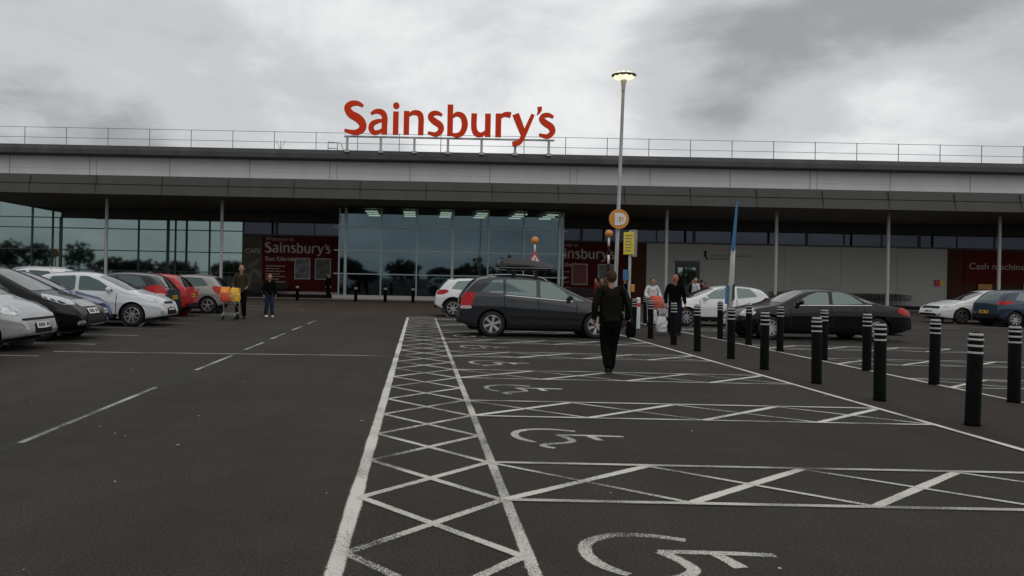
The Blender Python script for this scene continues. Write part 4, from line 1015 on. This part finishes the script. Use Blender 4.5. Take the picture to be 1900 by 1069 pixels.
# ------------------------------------------------------------------ trolleys
def trolley(label, loc, rz, group=None, simple=False):
    t = thing('shopping_trolley', label, 'trolley', loc, rz, group)
    mb = MB()                              # pushed towards +Y, handle at -Y
    def ring(z, k): return [(-.27*k,-.38,z),(.27*k,-.38,z),(.22*k,.45,z+.0),(-.22*k,.45,z)]
    r = .005 if not simple else .010; wm = M['wire'] if not simple else M['frame_dark']
    lo = [(-.23,-.36,.52),(.23,-.36,.52),(.18,.42,.56),(-.18,.42,.56)]; hi = [(-.28,-.42,.95),(.28,-.42,.95),(.23,.50,.90),(-.23,.50,.90)]
    lo, hi = [Vector(p) for p in lo], [Vector(p) for p in hi]
    for q in (0, .25, .5, .75, 1):
        c = [lo[i].lerp(hi[i], q) for i in range(4)]
        for i in range(4): mb.rod(c[i], c[(i+1)%4], r*(1.7 if q == 1 else 1), n=4)
    ns = 8 if not simple else 5
    for i in range(4):
        for k in range(ns): f = k/ns; mb.rod(lo[i].lerp(lo[(i+1)%4], f), hi[i].lerp(hi[(i+1)%4], f), r*.8, n=4)
    for k in range(1, 7): f = k/7; mb.rod(lo[0].lerp(lo[3], f), lo[1].lerp(lo[2], f), r*.8, n=4)
    mb.build('basket', wm, t)
    mb = MB()
    for s in (-1, 1):
        mb.path([(s*.27,-.44,.98),(s*.25,-.40,.55),(s*.25,-.36,.22),(s*.24,-.34,.14)], .013)
        mb.path([(s*.25,-.36,.22),(s*.21,.36,.20),(s*.2,.40,.14)], .013); mb.path([(s*.25,-.33,.30),(s*.20,.30,.54)], .012)
    mb.rod((-.25,-.36,.22),(.25,-.36,.22),.012); mb.rod((-.21,.3,.2),(.21,.3,.2),.012)
    mb.build('frame', wm, t)
    mb = MB(); mb.rod((-.28,-.46,1.0),(.28,-.46,1.0),.018); mb.build('handle', M['orange'], t)
    for sx_, sy_ in ((-1,-.34),(1,-.34),(-1,.40),(1,.40)):
        mb = MB(); mb.lathe([(.06,-.015),(.062,0),(.06,.015)], 12, 'x', (sx_*(.24 if sy_ < 0 else .2), sy_, .062)); mb.build('wheel', M['black'], t)
    return t
def bag(name, label, x, y, z, w_, d, h, mat, seed=1, rz=0):
    r3 = random.Random(seed); mb = MB(); rings = []
    for j in range(7):
        q = j/6; f = (.9+.18*math.sin(math.pi*q))*(1-.25*q*q); ring = []
        for i in range(16):
            a = 2*math.pi*i/16; c, s_ = math.cos(a), math.sin(a); p = 2/3.2
            ring.append(mb.bm.verts.new((w_/2*f*math.copysign(abs(c)**p,c)*(1+r3.uniform(-.09,.09)), d/2*f*math.copysign(abs(s_)**p,s_)*(1+r3.uniform(-.09,.09)), h*q+r3.uniform(-.03,.03)*(q > 0)*h)))
        rings.append(ring)
    for a, b in zip(rings, rings[1:]):
        for i in range(16): mb.face([a[i],a[(i+1)%16],b[(i+1)%16],b[i]])
    mb.face(rings[0][::-1]); mb.face(rings[-1])
    o = mb.build(name, mat, None, False); o.location = (x,y,z); o.rotation_euler = (0,0,rz); return tag(o, label, 'bag')
m_bo, m_br = pbr('bag_orange', (.85,.30,.015), .45, noise=.25, nscale=5), pbr('bag_yellow', (.85,.48,.03), .45, noise=.25, nscale=5)
m_rd = pbr('bag_red', (.62,.07,.02), .45, noise=.2, nscale=5); m_bw = pbr('bag_white', (.62,.62,.62), .4, noise=.15, nscale=6)
TX, TY = -6.02, 26.3
trolley('shopping trolley full of orange bags pushed by the man in olive', (TX-.12, TY-.55, 0), math.pi+.12)
bag('shopping_bag', 'yellow orange carrier bag in the right of the trolley basket', TX+.05, TY-.62, .60, .30, .5, .44, m_br, 2)
bag('shopping_bag', 'orange carrier bag in the left of the trolley basket', TX-.27, TY-.58, .60, .32, .52, .46, m_bo, 3)
bag('shopping_bag', 'red orange bag hanging at the front of the trolley basket', TX-.17, TY-1.02, .62, .30, .12, .24, m_rd, 4)
WX, WY = 8.02, 27.1
trolley('shopping trolley pushed by the woman in white', (WX+.02, WY-.55, 0), math.pi)
bag('shopping_bag', 'orange red bag in the trolley of the woman in white', WX-.05, WY-.55, .62, .42, .5, .42, m_rd, 5)
bag('shopping_bag', 'clear white bag beside the orange one in the woman\'s trolley', WX+.25, WY-.5, .62, .2, .4, .3, m_bw, 6)
tp = None
onn = ['first','second','third','fourth','fifth','sixth','seventh','eighth','ninth','tenth','eleventh','twelfth','thirteenth','fourteenth','fifteenth','sixteenth']
for (x0, n, lab, y) in ((30.2, 16, 'trolley from the left in the nested line along the white wall', 56.6), (25.6, 8, 'trolley from the left in the shorter line behind the white hatchback', 56.6), (-11.7, 7, 'trolley from the left parked under the cafe sign', 56.8), (10.2, 7, 'trolley from the left beside the right-hand red sign', 55.6)):
    for i in range(n):
        l_ = onn[i] + ' ' + lab
        if tp is None: tp = trolley(l_, (x0, y, 0), R(-90), 'trolleys parked along the shop wall', True)
        else: dup(tp, (x0+.3*i, y+.02*(i%2), 0), R(-90), l_)

# ------------------------------------------------------------------ people
def skin_mesh(verts, edges, root, sub=1):
    me = bpy.data.meshes.new('sk'); names = list(verts); idx = {n: i for i, n in enumerate(names)}
    me.from_pydata([verts[n][0] for n in names], [(idx[a], idx[b]) for a, b in edges], [])
    o = bpy.data.objects.new('sk', me); COL.objects.link(o)
    md = o.modifiers.new('s', 'SKIN'); md.use_smooth_shade = True; md.branch_smoothing = .4
    if not me.skin_vertices: me.skin_vertices.new()
    for n in names:
        sv = me.skin_vertices[0].data[idx[n]]; r = verts[n][1]
        sv.radius = (r, r) if not isinstance(r, tuple) else r; sv.use_root = (n == root)
    sd_ = o.modifiers.new('u', 'SUBSURF'); sd_.levels = sub; sd_.render_levels = sub
    dg = bpy.context.evaluated_depsgraph_get(); m2 = bpy.data.meshes.new_from_object(o.evaluated_get(dg))
    bpy.data.objects.remove(o); return m2
def person(label, loc, rz, H, pose, top, trousers, skinm, hairm, bald=False, hair='short', hem=.86, shoem=None, stout=1.0, skirt=None):
    t = thing('person', label, 'person', loc, rz); k = H/1.75
    P = dict(pelvis=(0,0,.96), spine=(0,0,1.12), chest=(0,.0,1.30), neck=(0,-.01,1.485), jaw=(0,.025,1.545), head=(0,.025,1.618), crown=(0,.005,1.675))
    for s, nm in ((-1,'l'),(1,'r')):
        P.update({'sh'+nm:(s*.175,0,1.42), 'el'+nm:(s*.235,-.03,1.14), 'wr'+nm:(s*.245,.03,.90), 'hp'+nm:(s*.095,0,.90), 'kn'+nm:(s*.10,.02,.49), 'an'+nm:(s*.10,-.03,.09), 'to'+nm:(s*.115,.13,.035)})
    P.update(pose); P = {n: Vector(v)*k for n, v in P.items()}
    r_body = dict(pelvis=.085, spine=.08, chest=.075, neck=.052, jaw=.060, head=.083, crown=.072, sh=.042, el=.043, wr=.029, hp=.062, kn=.05, an=.03, to=.02)
    E = [('pelvis','spine'),('spine','chest'),('chest','neck'),('neck','jaw'),('jaw','head'),('head','crown')]
    for n in 'lr': E += [('chest','sh'+n),('sh'+n,'el'+n),('el'+n,'wr'+n),('pelvis','hp'+n),('hp'+n,'kn'+n),('kn'+n,'an'+n),('an'+n,'to'+n)]
    V = {n: (tuple(P[n]), r_body.get(n, r_body.get(n[:2]))*k*(stout if n in ('pelvis','spine') else 1)*.92) for n in P}
    for n, s in (('l',-1),('r',1)):                 # palm and five fingers
        wdir = (P['wr'+n]-P['el'+n]).normalized(); side = Vector((0,1,0)); side = (side-wdir*side.dot(wdir)); side = side.normalized() if side.length > .2 else Vector((0,0,1))
        inw = Vector((-s,0,0)); inw = (inw-wdir*inw.dot(wdir)-side*inw.dot(side)).normalized()
        pm = P['wr'+n]+wdir*.055*k; V['pm'+n] = (tuple(pm), (.024*k)); E.append(('wr'+n,'pm'+n))
        for f, (off, ln) in enumerate(((.033,.068),(.011,.080),(-.011,.074),(-.032,.058))):
            b = pm+wdir*.042*k+side*off*k; c = b+(wdir*.8+inw*.45).normalized()*ln*.5*k; d = c+(wdir*.45+inw*.85).normalized()*ln*.5*k
            for q, (p, r_) in enumerate(((b,.0105),(c,.0092),(d,.0075))): V['f%s%d%d' % (n,f,q)] = (tuple(p), r_*k)
            E += [('pm'+n,'f%s%d0' % (n,f)),('f%s%d0' % (n,f),'f%s%d1' % (n,f)),('f%s%d1' % (n,f),'f%s%d2' % (n,f))]
        b = pm-wdir*.005*k+side*.036*k+inw*.012*k; c = b+(wdir*.7+side*.45+inw*.4).normalized()*.045*k
        V['t%s0' % n] = (tuple(b), .012*k); V['t%s1' % n] = (tuple(c), .009*k); E += [('pm'+n,'t%s0' % n),('t%s0' % n,'t%s1' % n)]
    me = skin_mesh(V, E, 'pelvis', 1)
    bm = bmesh.new(); bm.from_mesh(me); mb = MB(); mb.bm.free(); mb.bm = bm
    hc = P['head']; hd = (P['crown']-P['jaw']); fy = Vector((0,1,0))
    fwd = Vector(pose.get('_look', (0,1,0))).normalized(); rt = fwd.cross(Vector((0,0,1))).normalized()
    mb.mi = 0; mb.ball(hc+fwd*.0+Vector((0,0,.01*k)), .118*k, 14, 10, (.68,.84,1.0))
    mb.ball(hc+fwd*.092*k+Vector((0,0,-.02*k)), .02*k, 8, 6, (.8,1.1,1.3))                        # nose
    for s in (-1,1): mb.ball(hc+rt*s*.080*k-fwd*.005*k+Vector((0,0,-.01*k)), .026*k, 8, 6, (.5,.8,1.2))   # ears
    mb.ball(hc+fwd*.066*k+Vector((0,0,-.085*k)), .034*k, 8, 6, (1,.8,.8))                          # chin
    mb.mi = 1
    for s in (-1,1): mb.ball(hc+rt*s*.033*k+fwd*.084*k+Vector((0,0,.012*k)), .012*k, 6, 5, (1.2,.8,.7))
    mb.mi = 2; mb.ball(hc+fwd*.086*k+Vector((0,0,-.06*k)), .02*k, 8, 5, (1.2,.5,.3))
    for f in bm.faces: f.smooth = True
    bm.to_mesh(me); bm.free()
    link('body', me, [skinm, M['black'], M['skinred']], t)
    # upper garment
    U = {}; st = stout
    for n, r_ in (('spine',.168*st),('shl',.082),('shr',.082),('ell',.062),('elr',.062),('wrl',.050),('wrr',.050)): U[n] = (tuple(P[n]), r_*k)
    U['yoke'] = (tuple(P['chest'].lerp(P['neck'],.62)+Vector((0,-.01*k,0))), .140*k); U['collar'] = (tuple(P['neck']+Vector((0,-.006*k,.034*k))), .080*k); U['hem'] = (tuple(P['pelvis']+Vector((0,-.005,(hem-.98)*k))), .196*st*k)
    for s, n in ((-1,'l'),(1,'r')): U['lat'+n] = (tuple(P['chest']+Vector((s*.105,0,.105))*k), .092*k)
    me = skin_mesh(U, [('hem','spine'),('spine','yoke'),('yoke','collar'),('yoke','latl'),('latl','shl'),('shl','ell'),('ell','wrl'),('yoke','latr'),('latr','shr'),('shr','elr'),('elr','wrr')], 'spine', 2)
    cz = P['spine']; 
    for v in me.vertices:                            # torso is wider than deep
        if abs(v.co.x) < .19*k and v.co.z < 1.28*k: v.co.y = (v.co.y-P['spine'].y)*.86+P['spine'].y; v.co.x *= 1.10
    link('jacket', me, top, t)
    Lg = {'pelvis': (tuple(P['pelvis']+Vector((0,0,-.01))), .125*k*st)}
    for n in 'lr':
        Lg['hp'+n] = (tuple(P['hp'+n]), .108*k*st); Lg['kn'+n] = (tuple(P['kn'+n]), .088*k); Lg['md'+n] = (tuple((P['kn'+n]+P['hp'+n])/2), .102*k); Lg['an'+n] = (tuple(P['an'+n]+Vector((0,-.005,-.03))), .078*k)
    me = skin_mesh(Lg, [('pelvis','hpl'),('pelvis','hpr')]+[e for n in 'lr' for e in (('hp'+n,'md'+n),('md'+n,'kn'+n),('kn'+n,'an'+n))], 'pelvis', 2)
    for v in me.vertices:
        if v.co.z > .8*k: v.co.y *= .82; v.co.x *= .92
    link('trousers', me, trousers, t)
    for n in 'lr':
        a, b = P['an'+n], P['to'+n]
        S = {'h': (tuple(a+Vector((0,-.02,-.035))*k), .045*k), 'm': (tuple(a.lerp(b,.5)+Vector((0,0,-.012))*k), .046*k), 't': (tuple(b+(b-a).normalized()*.03*k), .036*k), 'u': (tuple(a+Vector((0,0,.03*k))), .045*k)}
        me = skin_mesh(S, [('u','h'),('h','m'),('m','t')], 'h', 2); zmin = min(v.co.z for v in me.vertices)
        link('shoe', me, shoem or M['black'], t)
    if not bald:
        mb = MB(); mb.ball(hc-fwd*.022*k+Vector((0,0,.03*k)), .120*k, 16, 10, (.74,.86,.92))
        for v in mb.bm.verts:
            d = v.co-hc; f_ = d.dot(fwd)
            lim = (.045 if f_ > .02*k else (-.075 if hair == 'short' else -.14))*k
            if d.z < lim: v.co.z = hc.z+lim+(d.z-lim)*.12; v.co -= Vector((d.x,d.y,0))*.12
        mb.build('hair', hairm, t, True)
    else:
        mb = MB(); mb.ball(hc-fwd*.02*k+Vector((0,0,-.022*k)), .112*k, 14, 8, (.74,.84,.5)); 
        for v in mb.bm.verts:
            if (v.co-hc).dot(fwd) > .0: v.co -= fwd*((v.co-hc).dot(fwd))
        mb.build('hair', hairm, t, True)
    return t
c_dk = cloth('cloth_charcoal', (.020,.019,.016)); c_bk = cloth('cloth_black', (.005,.005,.0055)); c_olive = cloth('cloth_olive', (.042,.040,.028)); c_jean = cloth('denim', (.022,.032,.06))
c_navy = cloth('cloth_navy', (.012,.013,.022)); c_white = cloth('cloth_white', (.6,.6,.62)); c_brown = cloth('cloth_brown', (.06,.03,.025)); c_red = cloth('cloth_red', (.16,.03,.03)); c_grey = cloth('cloth_grey', (.16,.16,.17)); c_vest = cloth('cloth_vest', (.012,.011,.008))
h_br, h_gr, h_dk, h_gi = cloth('hair_brown', (.06,.035,.022)), cloth('hair_grey', (.28,.27,.25)), cloth('hair_dark', (.012,.010,.009)), cloth('hair_ginger', (.16,.07,.035))
walk_away = dict(shl=(-.20,0,1.425), shr=(.20,0,1.425), ell=(-.285,-.06,1.14), wrl=(-.265,.06,.91), elr=(.285,-.08,1.14), wrr=(.285,.0,.90), knl=(-.07,.07,.49), anl=(-.05,-.10,.12), tol=(-.05,.03,.045), knr=(.055,.05,.49), anr=(.03,.10,.08), tor=(.035,.26,.04))
px, py = gpt(1131, 694)
person('man in dark quilted jacket walking away across the disabled bays', (px,py,0), R(2), 1.68, walk_away, c_vest, c_bk, M['skin'], h_br, hem=.86, stout=1.24)
t = thing('shoulder_bag', 'dark bag hanging at the right hip of the man walking away', 'bag', (px+.31, py-.04, 0), 0)
mb = MB(); mb.prism(chaikin([(-.13,.60),(.13,.60),(.15,.86),(-.15,.86)],1,True), lambda a, b: Vector((-.05,a,b)), lambda a, b: Vector((.06,a,b))); bevel(mb.build('pouch', c_bk, t, False), .02)
mb = MB(); mb.path([(0,-.12,.84),(-.05,-.14,1.1),(-.12,-.1,1.36),(-.14,0,1.45)], .014); mb.build('strap', M['black'], t)
man2 = dict(ell=(-.25,-.02,1.13), wrl=(-.27,.08,.90), elr=(.25,-.06,1.13), wrr=(.255,.06,.89), knl=(-.10,.10,.50), anl=(-.10,.12,.10), tol=(-.11,.27,.05), knr=(.10,-.0,.48), anr=(.10,-.18,.13), tor=(.11,-.05,.04))
px, py = gpt(1251, 622)
person('bald man in black jumper walking towards the camera with white bags', (px,py,0), math.pi-.15, 1.74, man2, c_bk, c_navy, M['skinred'], h_gr, bald=True, hem=.92, stout=1.1)
bag('carrier_bag', 'white carrier bag carried low by the bald man in black', px-.40, py-.1, .10, .30, .22, .42, m_bw, 11)
bag('carrier_bag', 'second white bag with dark print behind the bald man\'s bag', px-.52, py+.35, .30, .26, .2, .4, m_bw, 12)
push = dict(ell=(-.26,.05,1.15), wrl=(-.22,.33,1.03), elr=(.26,.05,1.15), wrr=(.22,.33,1.03), knl=(-.09,.05,.49), anl=(-.10,-.05,.10), knr=(.09,.08,.5), anr=(.10,.1,.09), tor=(.11,.26,.035))
person('balding man in olive jacket pushing a trolley of orange bags', (TX+.08, TY+.12, 0), math.pi+.1, 1.80, push, c_olive, c_bk, M['skin'], h_gr, bald=True, hem=.84, stout=1.12)
px, py = gpt(499, 589)
person('youth in black top and blue jeans walking beside the olive jacket man', (px,py,0), math.pi+.5, 1.52, dict(knl=(-.09,.06,.49), anl=(-.11,.06,.09), knr=(.1,.0,.48), anr=(.12,-.1,.1)), c_bk, c_jean, M['skin'], h_gi, hem=.88, shoem=M['white'])
person('woman in white top pushing a trolley with an orange bag', (WX, WY+.08, 0), math.pi, 1.64, push, c_white, c_bk, M['skin'], h_dk, hair='long', stout=1.12)
for (u, Y_, hh, lab, tp_, tr_, hr, rz_) in ((1160, 33, 1.72, 'person in dark clothes standing left of the yellow bay sign', c_bk, c_bk, h_br, 2.6), (1108, 34, 1.62, 'person in brown and red beside the red poster wall', c_red, c_bk, h_dk, 1.8),
        (1118, 36.5, 1.62, 'person in brown coat partly behind the walking man', c_brown, c_navy, h_gi, 2.2), (1291, 40, 1.76, 'man in white shirt standing by the dark side door', c_white, c_navy, h_gr, 1.9), (1283, 42.5, 1.70, 'person in dark top at the side door behind the white shirt', c_bk, c_bk, h_dk, -2), (1307, 41, 1.56, 'short person in pale red top right of the side door', c_red, c_grey, h_br, 2.0), (1301, 43.5, 1.68, 'person in black between the white shirt and the red top', c_bk, c_bk, h_dk, 1.2), (610, 50.6, 1.62, 'person in dark clothes waiting at the left corner of the entrance', c_bk, c_bk, h_dk, 2.5)):
    person(lab, ((u-778)*Y_/F, Y_, 0.02 if Y_ > 50.3 else 0), rz_, hh, {}, tp_, tr_, M['skin'], hr)
